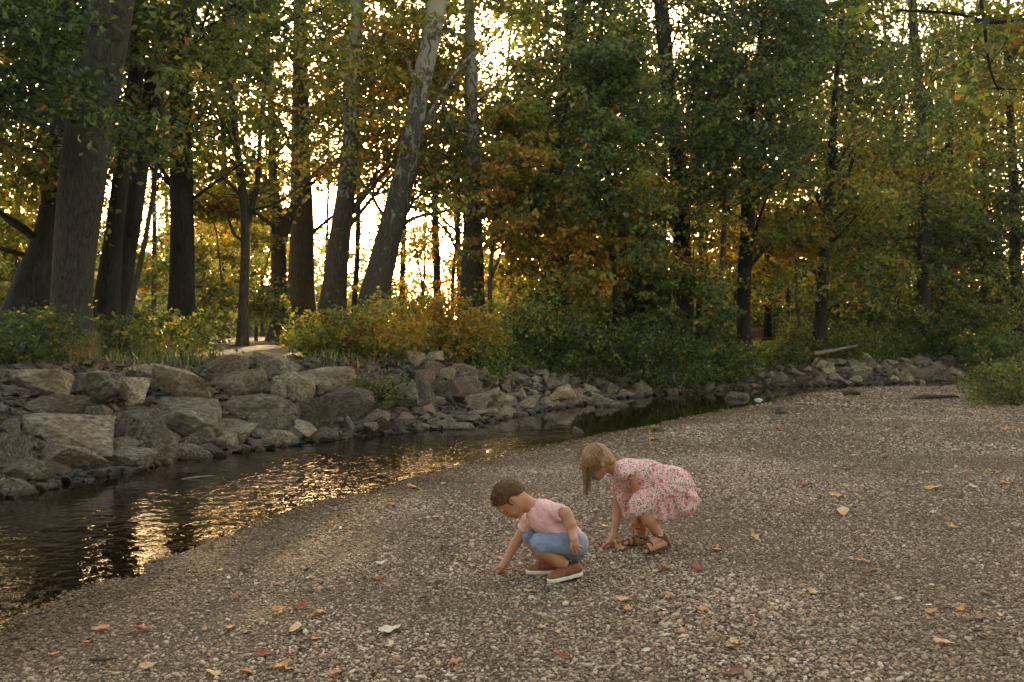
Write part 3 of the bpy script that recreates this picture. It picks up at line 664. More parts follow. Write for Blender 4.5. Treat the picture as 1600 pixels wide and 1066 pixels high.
def make_tree(path, mat, label, cat='tree', crown=None, limbs=(), group=None, name='tree', hue=0.0, leaf=.115, per=72, crad=.66, nlimb=14, name_cat=None, flare=1.35, forks=()):
    """path: list of (photo_x, photo_y, width_px) bottom to top, with distance crown['Y']"""
    Y0 = path['Y']; pts = path['p']
    px0 = pts[0][0]; gz = float(H(np.array([(px0 - 800) * Y0 / F_PX]), np.array([Y0]))[0])
    root_p = np.array([(px0 - 800) * Y0 / F_PX, Y0, gz])
    W_ = [np.append(W(px, py, Y0), w * Y0 / F_PX / 2) for px, py, w in pts]
    first = W_[0].copy(); first[2] = gz - .15; first[3] *= flare
    if W_[0][2] > gz + .25: W_ = [first] + W_
    else: W_[0] = first
    # carry on above the frame
    d = W_[-1] - W_[-2]; L = np.linalg.norm(d[:3]); top = W_[-1].copy()
    if path.get('top', True) and L > 0:
        ext = path.get('ext', 4.5); u_ = d[:3] / L
        W_ += [np.append(top[:3] + u_ * ext * .5, top[3] * .72), np.append(top[:3] + u_ * ext + np.array([rng.normal(0, .3), 0, 0]), max(.02, top[3] * .35))]
    Q = resample(W_, 44)
    Q[:, 0] += .04 * noise3(Q[:, :3], .45, int(px0)) * smooth((Q[:, 2] - gz) / 2)
    Q[:, 1] += .25 * noise3(Q[:, :3] + 31, .2, int(px0)) * smooth((Q[:, 2] - gz) / 3)
    t = tag(empty(name, root_p), label, cat, group)
    inv = -root_p
    acc = Acc(); sides = 18 if Q[0, 3] > .15 else 9
    # root flare lobes
    P, rads = Q[:, :3], Q[:, 3]
    Vt, ft, tt = tube(P, rads, sides, .10 if Q[0, 3] > .1 else .05, int(px0))
    if Q[0, 3] > .12:
        hgt = np.clip(1 - (Vt[:, 2] - gz) / .8, 0, 1) ** 2; ang = np.arctan2(Vt[:, 1] - root_p[1], Vt[:, 0] - root_p[0])
        k_ = 1 + hgt * .22 * (1 + np.sin(ang * 5 + px0)); Vt[:, 0] = root_p[0] + (Vt[:, 0] - root_p[0]) * k_; Vt[:, 1] = root_p[1] + (Vt[:, 1] - root_p[1]) * k_
    acc.add(Vt, ft, tt)
    for fk in forks:   # visible limbs: photo px paths
        w_ = [np.append(W(px, py, Y0 + dy), w * Y0 / F_PX / 2) for px, py, w, dy in fk]
        q = resample(w_, 20); q[:, :3] += .05 * noise3(q[:, :3] * 1.0, 1.1, 3)[:, None] * np.array([1, 1, .3])
        acc.add(*tube(q[:, :3], q[:, 3], 8, .06, 5))
    if crown:
        cl = crown_clusters(((Q[-8, 0] if 'cx' not in crown else (crown['cx'] - 800) * Y0 / F_PX), Y0 + crown.get('dy', 0)), crown['R'], crown['z0'], crown['z1'], crown['n'], crown.get('wide', 1))
        if len(cl):
            pick = rng.choice(len(cl), min(nlimb, len(cl)), replace=False)
            for ci in pick:
                e = cl[ci]; hz = np.clip(e[2] - rng.uniform(.4, 1.0) * np.linalg.norm(e[:2] - root_p[:2]) * .9, gz + 1.2, Q[-1, 2] - .3)
                j = int(np.argmin(np.abs(Q[:, 2] - hz))); s = Q[j, :3]
                r0 = min(Q[j, 3] * .4, .022 + .009 * np.linalg.norm(e - s)); mid = s + (e - s) * np.array([.45, .45, rng.uniform(.35, .8)]) + rng.normal(0, .16, 3)
                q = resample([np.append(s, r0), np.append(mid, r0 * .6), np.append(e, .008)], 14)
                q[:, :3] += (.16 * noise3(q[:, :3], 1.4, int(ci)) )[:, None] * np.array([.6, .6, 1.])
                acc.add(*tube(q[:, :3], q[:, 3], 5, 0))
                for _ in range(3):
                    b = q[rng.integers(4, 12)]; e2 = cl[np.argmin(np.linalg.norm(cl - (b[:3] + rng.normal(0, 1.0, 3)), axis=1))]
                    if np.linalg.norm(e2 - b[:3]) < 2.2:
                        q2 = resample([np.append(b[:3], b[3] * .6), np.append((b[:3] + e2) / 2 + rng.normal(0, .08, 3), b[3] * .4), np.append(e2, .004)], 8)
                        acc.add(*tube(q2[:, :3], q2[:, 3], 4, 0))
            V_, tri, hu = crown_mesh(cl, per, leaf, crad, hue)
            mk('crown', V_ + inv, tri, M_LEAF, t, False, {'hue': hu})
    acc.v = [v + inv for v in acc.v]
    acc.build('trunk', mat, t)
    return t

T = []
def tree(Y, p, mat, label, **kw):
    pth = {'Y': Y, 'p': p}
    for k in ('top', 'ext'):
        if k in kw: pth[k] = kw.pop(k)
    T.append(make_tree(pth, mat, label, **kw))
# --- left group
tree(14, [(108,535,66),(112,470,60),(121,385,64),(131,335,68),(150,203,72),(168,101,68),(179,0,64)], M_BARKG, 'very thick grey barked tree leaning right at the left of the wood',
     crown=dict(cx=60, R=2.6, z0=3.9, z1=9, n=150, dy=1.0), nlimb=8, flare=1.25)
tree(16, [(42,520,92),(52,452,66),(70,384,46),(76,338,40),(84,236,34),(92,165,36)], M_BARK, 'dark forked tree behind the left side of the very thick grey tree', top=False, forks=[[(92,175,34,0),(84,115,27,0),(72,75,20,0),(50,-20,14,0)],[(90,200,26,0),(118,150,16,0),(135,110,10,.2)]],
     crown=dict(cx=30, R=2.6, z0=3.6, z1=9, n=170), nlimb=10)
tree(17, [(163,515,44),(172,400,32),(181,338,26),(196,203,24),(218,101,23),(222,0,22)], M_BARK, 'dark straight tree just right of the very thick grey tree', crown=dict(R=2.4, z0=6.2, z1=11, n=90), nlimb=6)
tree(18, [(186,515,34),(193,400,29),(206,338,26),(222,230,27),(234,170,28),(244,120,27)], M_BARK, 'dark tree leaning right and forking high beside the straight dark one', top=False,
     forks=[[(236,165,24,0),(240,105,22,0),(252,60,20,.2),(268,30,19,.2),(284,-20,16,.2)],[(241,140,26,0),(256,112,25,0),(272,82,25,0),(288,55,25,0),(298,25,25,0),(306,-30,22,0)]], crown=dict(cx=250, R=2.2, z0=6, z1=11, n=90), nlimb=6)
tree(20, [(284,500,44),(283,400,38),(282,300,35),(283,200,33),(286,100,30),(291,0,26)], M_BARK, 'dark brown straight tree with a vine up its right side', forks=[[(300,500,7,-.4),(298,420,6,-.4),(287,350,5,-.4),(276,270,5,-.4),(270,170,4,-.4)]],
     crown=dict(R=2.6, z0=5.2, z1=12, n=150))
tree(15.5, [(198,500,10),(212,440,9),(228,370,8),(243,300,7),(252,230,6),(256,160,5)], M_TWIG, 'thin pale sapling leaning right in front of the dark trunks', ext=2, crown=dict(R=.9, z0=4.2, z1=6.5, n=26), nlimb=5, crad=.4, leaf=.08)
tree(21, [(379,500,16),(383,430,15),(386,350,15),(380,290,13),(370,220,11),(362,120,9),(360,20,8)], M_TWIG, 'slim crooked brown tree with many thin forks left of the twin fused trunks', forks=[[(384,350,11,0),(398,300,9,0),(408,240,8,0),(410,160,6,0),(418,60,5,0)],[(372,230,7,0),(350,190,5,0),(330,140,4,0)],[(386,330,7,0),(400,335,6,0),(420,350,6,-.2),(432,352,5,-.2)]],
     crown=dict(cx=370, R=2.3, z0=4.4, z1=10, n=95), hue=.05)
tree(27, [(436,510,26),(436,440,24),(437,370,24),(432,320,16),(424,270,14),(423,200,12),(418,100,10)], M_BARKG, 'smooth grey tree forking low against the left side of the broad trunk', forks=[[(438,375,20,0),(450,340,18,0),(466,310,14,.5)],[(428,290,9,0),(405,270,7,0),(380,240,5,0)]],
     crown=dict(cx=420, R=2.4, z0=6, z1=12, n=95), hue=.08)
tree(29, [(470,535,52),(470,470,44),(471,400,38),(471,300,34),(468,200,28),(466,100,24),(465,0,20)], M_BARKG, 'broad straight trunk left of the bright sun gap', crown=dict(R=3.4, z0=5.8, z1=14, n=230), hue=.12, nlimb=20)
tree(25, [(515,535,48),(521,470,40),(531,390,34),(543,310,30),(551,220,24),(555,120,21),(558,0,17)], M_SYC, 'upright sycamore with pale upper bark right of the sun gap', crown=dict(cx=560, R=2.9, z0=5.4, z1=12, n=190), hue=.16, nlimb=18)
tree(23, [(575,500,52),(587,445,44),(603,385,40),(624,310,37),(640,240,34),(652,170,31),(667,90,29),(684,0,28)], M_SYC, 'leaning sycamore with mottled white bark at the centre left', crown=dict(cx=640, R=2.8, z0=5.2, z1=12, n=170, dy=1.6), hue=.16, nlimb=16, flare=1.15)
tree(33, [(553,500,10),(556,420,9),(558,300,8),(560,180,6)], M_BARK, 'thin dark stem between the two sycamores', crown=dict(R=2.0, z0=6.5, z1=11, n=60), hue=.1)
tree(25.5, [(737,530,46),(738,470,38),(739,390,32),(740,300,27),(738,200,23),(735,100,19),(732,0,15)], M_SYC, 'straight sycamore with a dark lower trunk and pale top beside the small sun star', crown=dict(cx=760, R=3.0, z0=4.8, z1=12, n=220), hue=.10, nlimb=20)
tree(30, [(630,500,10),(628,420,9),(632,330,8),(640,230,6)], M_BARK, 'slim dark stem just right of the leaning sycamore', crown=dict(R=1.9, z0=6, z1=11, n=70), hue=.12)
tree(30, [(684,510,13),(683,420,12),(681,330,11),(680,200,9),(676,80,7)], M_TWIG, 'slim brown tree standing in the bright field gap', crown=dict(R=2.0, z0=6.2, z1=12, n=90), hue=.12)
tree(28, [(706,505,6),(707,430,6),(716,350,5),(722,270,4)], M_BARK, 'very thin bent stem left of the dark based sycamore', ext=2, crown=dict(R=1.2, z0=5, z1=8, n=30), hue=.1)
tree(22, [(768,520,8),(764,450,7),(768,380,6),(775,300,5)], M_TWIG, 'thin pale crooked sapling right of the dark based sycamore', ext=2, crown=dict(cx=790, R=1.5, z0=3.4, z1=6.5, n=70), hue=.2, crad=.45, forks=[[(765,440,4,0),(780,400,3,0),(800,360,3,0)]])
tree(27, [(866,520,34),(866,440,28),(868,350,26),(870,260,22),(876,170,18),(886,80,14)], M_BARK, 'dark ivy wrapped trunk right of the sun star', crown=dict(cx=880, R=2.9, z0=3.8, z1=12, n=290), hue=-.02, nlimb=20)
tree(31, [(880,500,18),(884,350,16),(890,260,16),(893,170,15),(899,80,14),(910,0,13)], M_SYC, 'pale sycamore showing white bark high behind the ivy wrapped trunk', crown=dict(cx=905, R=3.0, z0=6.5, z1=14, n=190), hue=.0)
# --- right group
tree(23, [(962,520,9),(960,440,8),(955,350,7),(948,250,6)], M_BARK, 'thin dark tree in front of the dense green crowns', crown=dict(cx=955, R=2.2, z0=2.9, z1=8, n=210), hue=.0, crad=.55)
tree(29, [(1070,520,34),(1069,430,30),(1067,330,27),(1058,230,25),(1045,110,24),(1036,0,23)], M_BARK, 'thick dark trunk behind the small red leaved maple', crown=dict(R=3.4, z0=5.0, z1=14, n=320), hue=-.03, nlimb=22)
tree(25, [(1120,530,10),(1122,460,9),(1128,400,8),(1132,300,7),(1137,200,6)], M_TWIG, 'slim straight pale stem among the bushes left of the bench', crown=dict(R=1.9, z0=4.6, z1=9, n=120), hue=-.03)
tree(26.5, [(1163,535,20),(1163,460,20),(1166,380,22),(1168,320,22),(1164,260,14),(1172,190,13),(1183,110,11),(1192,20,9)], M_BARK, 'dark many limbed tree in the middle of the right side', forks=[[(1167,320,16,0),(1180,260,12,.3),(1196,200,11,.3),(1214,120,8,.3),(1228,40,6,.3)],[(1168,300,10,0),(1200,270,8,-.4),(1232,250,5,-.5),(1270,225,4,-.6)],[(1172,190,8,0),(1155,140,6,-.3),(1135,90,4,-.4)],[(1185,100,7,0),(1205,60,5,-.3),(1225,20,4,-.3)]],
     crown=dict(cx=1190, R=3.0, z0=3.6, z1=11, n=340), hue=-.04, nlimb=18)
tree(28, [(1280,540,22),(1284,470,18),(1290,400,16),(1297,320,15),(1302,230,12),(1310,120,9)], M_BARK, 'dark tree with spreading side limbs right of the bench', forks=[[(1295,340,10,0),(1270,300,8,0),(1240,280,6,0),(1205,272,4,0)],[(1292,380,9,0),(1320,340,7,0),(1350,310,5,0)],[(1296,330,8,0),(1320,290,6,0),(1335,240,5,0)]],
     crown=dict(cx=1300, R=3.0, z0=4.0, z1=11, n=330), hue=-.04, nlimb=18)
tree(35, [(1320,520,20),(1321,430,18),(1322,330,16),(1326,200,13)], M_BARK, 'straight brown trunk deep in the wood beside the spreading dark tree', crown=dict(R=2.8, z0=5.5, z1=13, n=170), hue=.04)
tree(37, [(1352,520,14),(1350,420,13),(1345,300,11),(1340,180,9)], M_BARK, 'leaning slim trunk right of the straight brown trunk', crown=dict(R=2.6, z0=5, z1=13, n=170), hue=.05)
tree(33, [(1443,530,26),(1442,440,20),(1442,340,17),(1440,250,16),(1432,130,15),(1426,0,14)], M_BARKG, 'tall bare grey trunk at the far right of the wood', crown=dict(R=3.0, z0=6, z1=14, n=190), hue=.02)
tree(36, [(1478,520,22),(1478,440,18),(1482,320,15),(1486,200,12)], M_BARK, 'dark trunk just right of the tall bare grey trunk', crown=dict(R=2.9, z0=4.6, z1=13, n=210), hue=.0)
tree(38, [(1535,520,15),(1535,420,13),(1538,300,11),(1540,160,9)], M_BARK, 'slim dark trunk near the right frame edge', crown=dict(R=2.9, z0=5.6, z1=13, n=190), hue=.02)
tree(34, [(1592,520,20),(1590,420,17),(1588,300,14),(1580,160,11)], M_BARK, 'dark trunk cut by the right frame edge', crown=dict(R=3.0, z0=4.4, z1=12, n=250), hue=.06)
tree(32, [(1400,530,9),(1402,440,8),(1404,350,7),(1400,250,6)], M_BARK, 'young leafy tree in front of the tall bare grey trunk', crown=dict(cx=1400, R=2.1, z0=2.8, z1=7.5, n=190), hue=.0, crad=.5)
# overhanging trees (mid size crowns)
def sap(Y, px, h, label, hue, z0, Rr, n, **kw):
    p = [(px, 515, 5), (px + rng.normal(0, 8), 515 - h * .5, 4), (px + rng.normal(0, 14), 515 - h, 2.5)]
    tree(Y, p, M_TWIG, label, ext=1.2, crown=dict(cx=px, R=Rr, z0=z0, z1=z0 + kw.pop('dz', 3), n=n), hue=hue, nlimb=10, **kw)
sap(24.5, 1050, 200, 'small maple with scattered red and orange leaves', .20, 2.3, 1.5, 95, crad=.4, leaf=.09, per=36)
sap(31, 1340, 90, 'low green sapling with drooping sprays right of the spreading tree', -.02, 1.7, .9, 40, crad=.42, dz=1.2)
sap(23.8, 1040, 90, 'round green shrub tree left of the bench', -.02, 1.4, 1.6, 120, crad=.42, dz=1.6)
sap(23, 850, 150, 'olive leaved young tree beneath the ivy wrapped trunk', .10, 1.9, 1.7, 120, crad=.45)
sap(26, 960, 120, 'golden backlit young tree beside the red leaved maple', .13, 1.8, 1.7, 110, crad=.45)
sap(28, 1250, 130, 'yellow green understory tree behind the bench', .12, 1.9, 2.2, 140, crad=.5)
sap(34, 1390, 130, 'understory tree with yellow sprays behind the young leafy tree', .14, 2.0, 2.4, 130, crad=.5)
sap(34, 1500, 110, 'dark understory tree between the two far right trunks', .0, 1.7, 2.4, 150, crad=.5)
sap(24, 350, 120, 'dark understory tree between the vine trunk and the slim crooked tree', .06, 1.7, 1.8, 100, crad=.45)
sap(20, 20, 190, 'dark understory tree at the left frame edge', .04, 2.0, 1.9, 130, crad=.5)
sap(27, 650, 120, 'thin leafed sapling glowing in front of the bright field', .22, 2.4, 1.6, 50, crad=.4, leaf=.08)
sap(27, 400, 110, 'golden understory tree behind the slim crooked tree', .16, 2.2, 1.7, 60, crad=.45)
# near tree at the right whose branch hangs into the top right corner
def near_branch():
    t = tag(empty('tree', (8.6, 11.5, .05)), 'near tree reaching its leafy branches into the top right corner', 'tree')
    acc = Acc()
    q = resample([(8.6, 11.5, -.1, .2), (8.3, 11.4, 3, .16), (7.9, 11, 6, .13), (7.4, 10.6, 9, .06)], 24); acc.add(*tube(q[:, :3], q[:, 3], 12, .08, 3))
    cls = []
    for (pts) in [[(8.0, 11.1, 5.2, .06), (6.4, 10.8, 4.9, .04), (5.25, 10.6, 4.6, .025), (4.0, 10.4, 4.55, .01)], [(7.8, 11, 6.2, .06), (5.5, 10.5, 5.5, .035), (3.9, 10, 4.95, .015), (2.4, 9.8, 4.75, .007)],
                  [(5.0, 10.8, 5.6, .03), (5.15, 10.7, 4.6, .02), (5.3, 10.7, 3.9, .012)], [(8.0, 11.2, 4.6, .05), (6.6, 11.3, 4.3, .02), (5.6, 11.5, 4.1, .008)]]:
        q = resample(pts, 26); q[:, :3] += np.stack([.10 * noise3(q[:, :3], 1.5, 5), .2 * noise3(q[:, :3], .9, 6), .34 * noise3(q[:, :3], .9, 7, 2)], -1); acc.add(*tube(q[:, :3], q[:, 3], 6, 0))
        for k in range(4, 26):
            if rng.random() < .8:
                e = q[k, :3] + rng.normal(0, .24, 3); cls.append(e); acc.add(*tube(resample([np.append(q[k, :3], .006), np.append(e, .002)], 5)[:, :3], np.linspace(.006, .002, 5), 4, 0))
    cls = np.array(cls + [np.array([rng.uniform(6.2, 9.5), rng.uniform(10.3, 12.4), rng.uniform(5.5, 9)]) for _ in range(60)])
    inv = -np.array([8.6, 11.5, .05]); acc.v = [v + inv for v in acc.v]; acc.build('trunk', M_BARK, t)
    V_, tri, hu = crown_mesh(cls, 16, .11, .26, .06, .5); mk('crown', V_ + inv, tri, M_LEAF, t, False, {'hue': hu})
near_branch()
# foreground bough of the left trees with crisp dark leaves
def left_bough():
    t = tag(empty('tree', (-7.6, 12.0, .9)), 'leafy tree whose dark bough crosses the very thick grey trunk', 'tree')
    acc = Acc(); q = resample([(-7.6, 12.0, .8, .09), (-7.4, 12.0, 3, .07), (-6.9, 12, 5, .05), (-6.2, 12, 7, .03)], 24); acc.add(*tube(q[:, :3], q[:, 3], 10, .08, 3)); cls = []
    for pts in [[(-7.1, 12, 4.0, .035), (-6.2, 12, 4.6, .02), (-5.0, 12, 4.2, .012), (-4.25, 12, 3.55, .006)], [(-7, 12, 4.6, .03), (-6, 11.8, 5.3, .02), (-4.9, 11.8, 5.0, .008)], [(-7.3, 12, 3.4, .03), (-6.8, 12.2, 4.3, .02), (-5.8, 12.2, 4.2, .006)]]:
        q = resample(pts, 22); acc.add(*tube(q[:, :3], q[:, 3], 6, 0))
        for k in range(3, 22): cls.append(q[k, :3] + rng.normal(0, .16, 3)); cls.append(q[k, :3] + rng.normal(0, .26, 3))
    cls += [np.array([rng.uniform(-8, -5.4), rng.uniform(11.4, 12.8), rng.uniform(4.4, 6.2)]) for _ in range(60)]
    inv = -np.array([-7.6, 12.0, .9]); acc.v = [v + inv for v in acc.v]; acc.build('trunk', M_BARK, t)
    V_, tri, hu = crown_mesh(np.array(cls), 30, .09, .26, -.12, .5); hu = np.minimum(hu, .25); mk('crown', V_ + inv, tri, M_LEAF, t, False, {'hue': hu})
left_bough()
# --- background trees
bgx = [(-60,40),(20,44),(95,38),(150,46),(240,41),(320,47),(352,36),(410,45),(505,62),(610,64),(660,60),(720,50),(800,41),(830,48),(920,37),(985,44),(1010,38),(1090,42),(1150,46),(1200,38),(1235,44),(1265,50),(1335,46),(1385,42),(1412,52),(1460,45),(1505,43),(1560,47),(1620,41),(1680,45),(900,56),(1030,58),(1180,60),(1290,62),(1400,60),(1520,60),(120,58),(260,60),(1600,62),(1100,56)]
for px, Y in bgx:
    thin = 480 < px < 770; rt = px > 780
    w = rng.uniform(.16, .34) * F_PX / Y
    p = [(px, 512, w), (px + rng.normal(0, 4), 380, w * .85), (px + rng.normal(0, 10), 200, w * .65), (px + rng.normal(0, 14), 60, w * .5)]
    lab = ('slender tree deep in the left part of the wood' if px < 480 else 'faint slender tree far behind the bright gap' if thin else 'slender tree deep in the dense right part of the wood')
    tree(Y, p, M_BARK, lab, ext=4, group='background trees of the wood', crown=dict(R=3.2, z0=(3.2 if thin else 3.2 if rt else 3.6), z1=16, n=(105 if thin else 150 if rt else 125)), hue=(.12 if thin else .05), leaf=.17, per=34, crad=.95, nlimb=6)

# far wood: one mass of foliage behind everything
cl = []
for _ in range(9000):
    Y = rng.uniform(66, 100); px = rng.uniform(-300, 1900)
    hmax = (20 if px > 790 else 12) * (.75 + .55 * noise2(np.array([px / 70.]), np.array([1.]))[0])
    z = .8 + (hmax - .8) * rng.random() ** 1.25
    if 475 < px < 735 and rng.random() < (.55 if z < 6 else .8): continue
    py = HOR - (z - CAMZ) * F_PX / Y
    if rng.random() > cover(np.array([px]), np.array([py]))[0] ** 1.5 + .05: continue
    cl.append(((px - 800) * Y / F_PX, Y, z))
for _ in range(1500):
    Y = rng.uniform(46, 64); px = rng.uniform(-200, 1800)
    if 470 < px < 750: continue
    cl.append(((px - 800) * Y / F_PX, Y, rng.uniform(.7, 3.4)))
V_, tri, hu = crown_mesh(np.array(cl), 26, .42, 1.7, .06)
tag(mk('far_wood', V_, tri, M_LEAF, None, False, {'hue': hu}), 'hazy mass of distant woodland closing the view behind the trees', 'woodland', kind='stuff')

# unseen wood added around and behind the camera so the light comes from above
cl = []
for _ in range(1300):
    a = rng.uniform(-.15, math.pi * 1.0 + .15) + math.pi; rr_ = rng.uniform(15, 24); x, y = rr_ * math.cos(a), rr_ * math.sin(a) - 1
    if y > 0 and abs(x) < y * .62 + 3: continue
    cl.append((x, y, .4 + 11 * rng.random() ** .9))
V_, tri, hu = crown_mesh(np.array(cl), 30, .40, 1.5, .03)
tag(mk('sky_block_wood', V_, tri, M_LEAF, None, False, {'hue': hu}), 'unseen foliage added around the gravel bar to block low sky light', 'woodland', kind='stuff')

# ------------------------------------------------------------------ undergrowth, grass, shrubs
def band(n, x0, x1, y0, y1, smin, smax):
    X = rng.uniform(x0, x1, n); Y = rng.uniform(y0, y1, n); d = sF(X, Y); m = (d > smin) & (d < smax); X, Y, d = X[m], Y[m], d[m]
    return X, Y, d
def not_path(X, Y):
    c = np.array([[-9.5, 14.2], [-6.5, 14.8], [-5.0, 15.3], [-4.6, 17.0], [-4.9, 19.5], [-6.4, 23], [-8, 30]])
    px = 800 + X * F_PX / Y
    return (np.abs(sdist(X, Y, [tuple(p) for p in c], 1)) > 1.0) & ~((px > 350) & (px < 480) & (Y < 20.5))
# grass blades
def grass(X, Y, Z, hgt, hue, width=.010):
    n = len(X); a = rng.uniform(0, 6.28, n); ln = rng.uniform(.15, .6, n) * hgt; w = width * rng.uniform(.6, 1.5, n) * (Y / 15) ** .5
    dx, dy = np.cos(a), np.sin(a); B = np.stack([X, Y, Z - .02], -1); pw = np.stack([-dy * w, dx * w, 0 * w], -1)
    M = B + np.stack([dx * ln * .3, dy * ln * .3, hgt * .6], -1); Tp = B + np.stack([dx * ln, dy * ln, hgt * rng.uniform(.8, 1, n)], -1)
    V_ = np.stack([B - pw, B + pw, M + pw * .7, Tp, M - pw * .7], 1).reshape(-1, 3); i = np.arange(n)[:, None] * 5
    return V_, np.concatenate([i + [0, 1, 2], i + [0, 2, 4], i + [4, 2, 3]], 1).reshape(-1, 3), np.repeat(hue, 5)
X, Y, d = band(170000, -16, 16, 10, 34, 1.75, 9); X = X; m = not_path(X, Y) & (noise2(X, Y, .5, 51, 2) > -.35); X, Y = X[m], Y[m]
k = noise2(X, Y, .7, 52, 2)
V_, tri, hu = grass(X, Y, H(X, Y), np.clip(.20 + .22 * k + rng.normal(0, .06, len(X)), .06, .6), np.clip(.25 + .5 * noise2(X, Y, .4, 53, 2) + rng.normal(0, .15, len(X)), 0, 1))
tag(mk('grass', V_, tri, M_GRASS, None, False, {'hue': hu}), 'uneven green and straw coloured grass along the bank top', 'grass', kind='stuff')
# leafy ground cover / weeds
X, Y, d = band(26000, -18, 24, 9, 45, .8, 14)
X2, Y2, d2 = band(90000, -1, 16, 15, 36, .75, 5); X = np.concatenate([X, X2]); Y = np.concatenate([Y, Y2]); d = np.concatenate([d, d2]); px = 800 + X * F_PX / Y
dens = np.where(px < 500, smooth((d - 2.3) / 1.0) * .6, np.where(px < 760, smooth((d - 2.2) / .5), smooth((d - .95 - .9 * smooth((px - 1180) / 120) + .4 * noise2(X, Y, .9, 60)) / .5)))
m = (rng.random(len(X)) < dens * (.35 + .9 * (noise2(X, Y, .45, 61, 2) > -.25))) & not_path(X, Y); X, Y, px, d = X[m], Y[m], px[m], d[m]
hg = np.clip(.32 + .45 * noise2(X, Y, .55, 62, 2) + rng.normal(0, .12, len(X)), .08, 1.25) * np.where(px > 760, 1.35 + .5 * smooth((d - 2.5) / 3), 1) * (.5 + .5 * smooth((d - 1) / 1.5))
hg = np.where((px > 1145) & (px < 1228), np.minimum(hg, .32), hg)
base_ = np.stack([X, Y, H(X, Y)], -1)
per = 22; n = len(X) * per; t_ = rng.random(n) ** .7
P = np.repeat(base_, per, 0) + np.stack([rng.normal(0, .13, n), rng.normal(0, .13, n), t_ * np.repeat(hg, per)], -1)
nr = rng.normal(0, .7, (n, 3)); nr[:, 2] += .9; nr /= np.linalg.norm(nr, axis=1)[:, None]
hu = np.clip(.30 + .14 * noise3(P, .7, 63, 2) + .18 * gauss(np.repeat(px, per), 0 * t_, 640, 0, 90, 1) + rng.normal(0, .06, n), .02, .8)
V_, tri, hv = leaves(P, nr, .065 * rng.uniform(.6, 1.5, n) * (P[:, 1] / 20) ** .4, hu)
tag(mk('undergrowth', V_, tri, M_LEAF, None, False, {'hue': hv}), 'dense leafy weeds and ground cover on the far bank', 'undergrowth', kind='stuff')

def shrub(px, Y, h, r, hue, label, n=70, per=26, leaf=.07, group=None, name='shrub', z=None, stems=9, cat='shrub', crad=.24, clamp=None):
    x = (px - 800) * Y / F_PX; z = float(H(np.array([x]), np.array([Y]))[0]); root = np.array([x, Y, z])
    t = tag(empty(name, root), label, cat, group)
    a = rng.uniform(0, 6.28, n); q = rng.random(n) ** .5; zz = rng.uniform(.12, 1, n)
    c = root + np.stack([np.cos(a) * q * r * (.5 + .6 * np.sin(zz * 2.8)), np.sin(a) * q * r * (.5 + .6 * np.sin(zz * 2.8)), zz * h], -1)
    acc = Acc()
    for k in range(min(stems, n)):
        e = c[k]; Q = resample([np.append(root + rng.normal(0, .05, 3) * [1, 1, 0] - [0, 0, .05], .014), np.append((root + e) / 2 + [0, 0, .15 * h], .009), np.append(e, .003)], 10); acc.add(*tube(Q[:, :3] - root, Q[:, 3], 5, 0))
    acc.build('stems', M_TWIG, t)
    V_, tri, hv = crown_mesh(c, per, leaf, crad, hue, .6)
    if clamp: hv = np.clip(hv, *clamp)
    mk('foliage', V_ - root, tri, M_LEAF, t, False, {'hue': hv}); return t
shrub(520, 16.5, .75, .7, .14, 'yellowish shrub at the right end of the footpath', 80)
shrub(575, 16.5, .8, .75, .05, 'green bush standing behind the wide smooth tan boulder', 90)
shrub(630, 18.5, 1.15, .9, .26, 'golden sunlit bush below the leaning sycamore', 110, clamp=(.26, .56))
shrub(690, 19.0, 1.05, .9, .28, 'amber sunlit bush left of the dark based sycamore', 110, clamp=(.28, .62))
shrub(735, 18.5, .95, .8, .16, 'olive bush in front of the dark based sycamore', 90)
shrub(590, 14.6, .35, .45, .02, 'low green clump spilling between the dark rock and the flat reddish stone', 50, per=20, leaf=.05)
shrub(800, 20.5, 1.1, 1.0, -.02, 'broad green bush right of the dark based sycamore', 120)
shrub(880, 21, 1.2, 1.1, -.04, 'dense green bush below the ivy wrapped trunk', 120)
shrub(960, 21.5, 1.3, 1.2, -.03, 'tall green bush beneath the dense green crowns', 130)
shrub(1040, 22.2, 1.35, 1.2, -.02, 'large bright green bush left of the slim pale stem', 140)
shrub(1110, 23.8, 1.1, 1.1, .0, 'green bush at the foot of the slim pale stem', 120)
shrub(1135, 24.6, .9, .8, .04, 'green bush in front of the dark many limbed tree', 110)
shrub(1205, 27, .5, 1.0, .06, 'dull green bush below the bench', 110)
shrub(1300, 29.0, 1.0, 1.2, .03, 'green bush around the fallen log', 110)
shrub(1385, 31.0, 1.5, 1.5, .04, 'tall weedy bush at the bend of the stream', 130, leaf=.09)
shrub(1470, 32.0, 1.6, 1.8, -.02, 'dark green bush behind the far end of the rubble', 130, leaf=.09)
shrub(1550, 32.5, 1.5, 1.8, -.03, 'dark bush above the end of the stream', 130, leaf=.09)
shrub(20, 12.6, .7, .8, -.05, 'dark leafy clump at the left frame edge above the boulders', 90)
shrub(200, 15.5, .6, .7, .02, 'low green clump at the foot of the leaning dark tree', 60)
shrub(280, 15, .7, .7, .08, 'tangled green shrub in front of the vine trunk', 70)
shrub(1600, 29, 1.5, 1.6, .0, 'dark bush behind the wild bush at the right frame edge', 110, leaf=.09)
shrub(1535, 30.5, 1.1, 1.4, .04, 'green bush closing the far end of the stream', 100, leaf=.08)
shrub(1585, 18.0, .75, .75, .08, 'wild bush growing on the gravel at the right frame edge', 110, leaf=.055)
shrub(1555, 19.2, .5, .6, .10, 'smaller low bush on the gravel left of the frame edge bush', 70, leaf=.05)

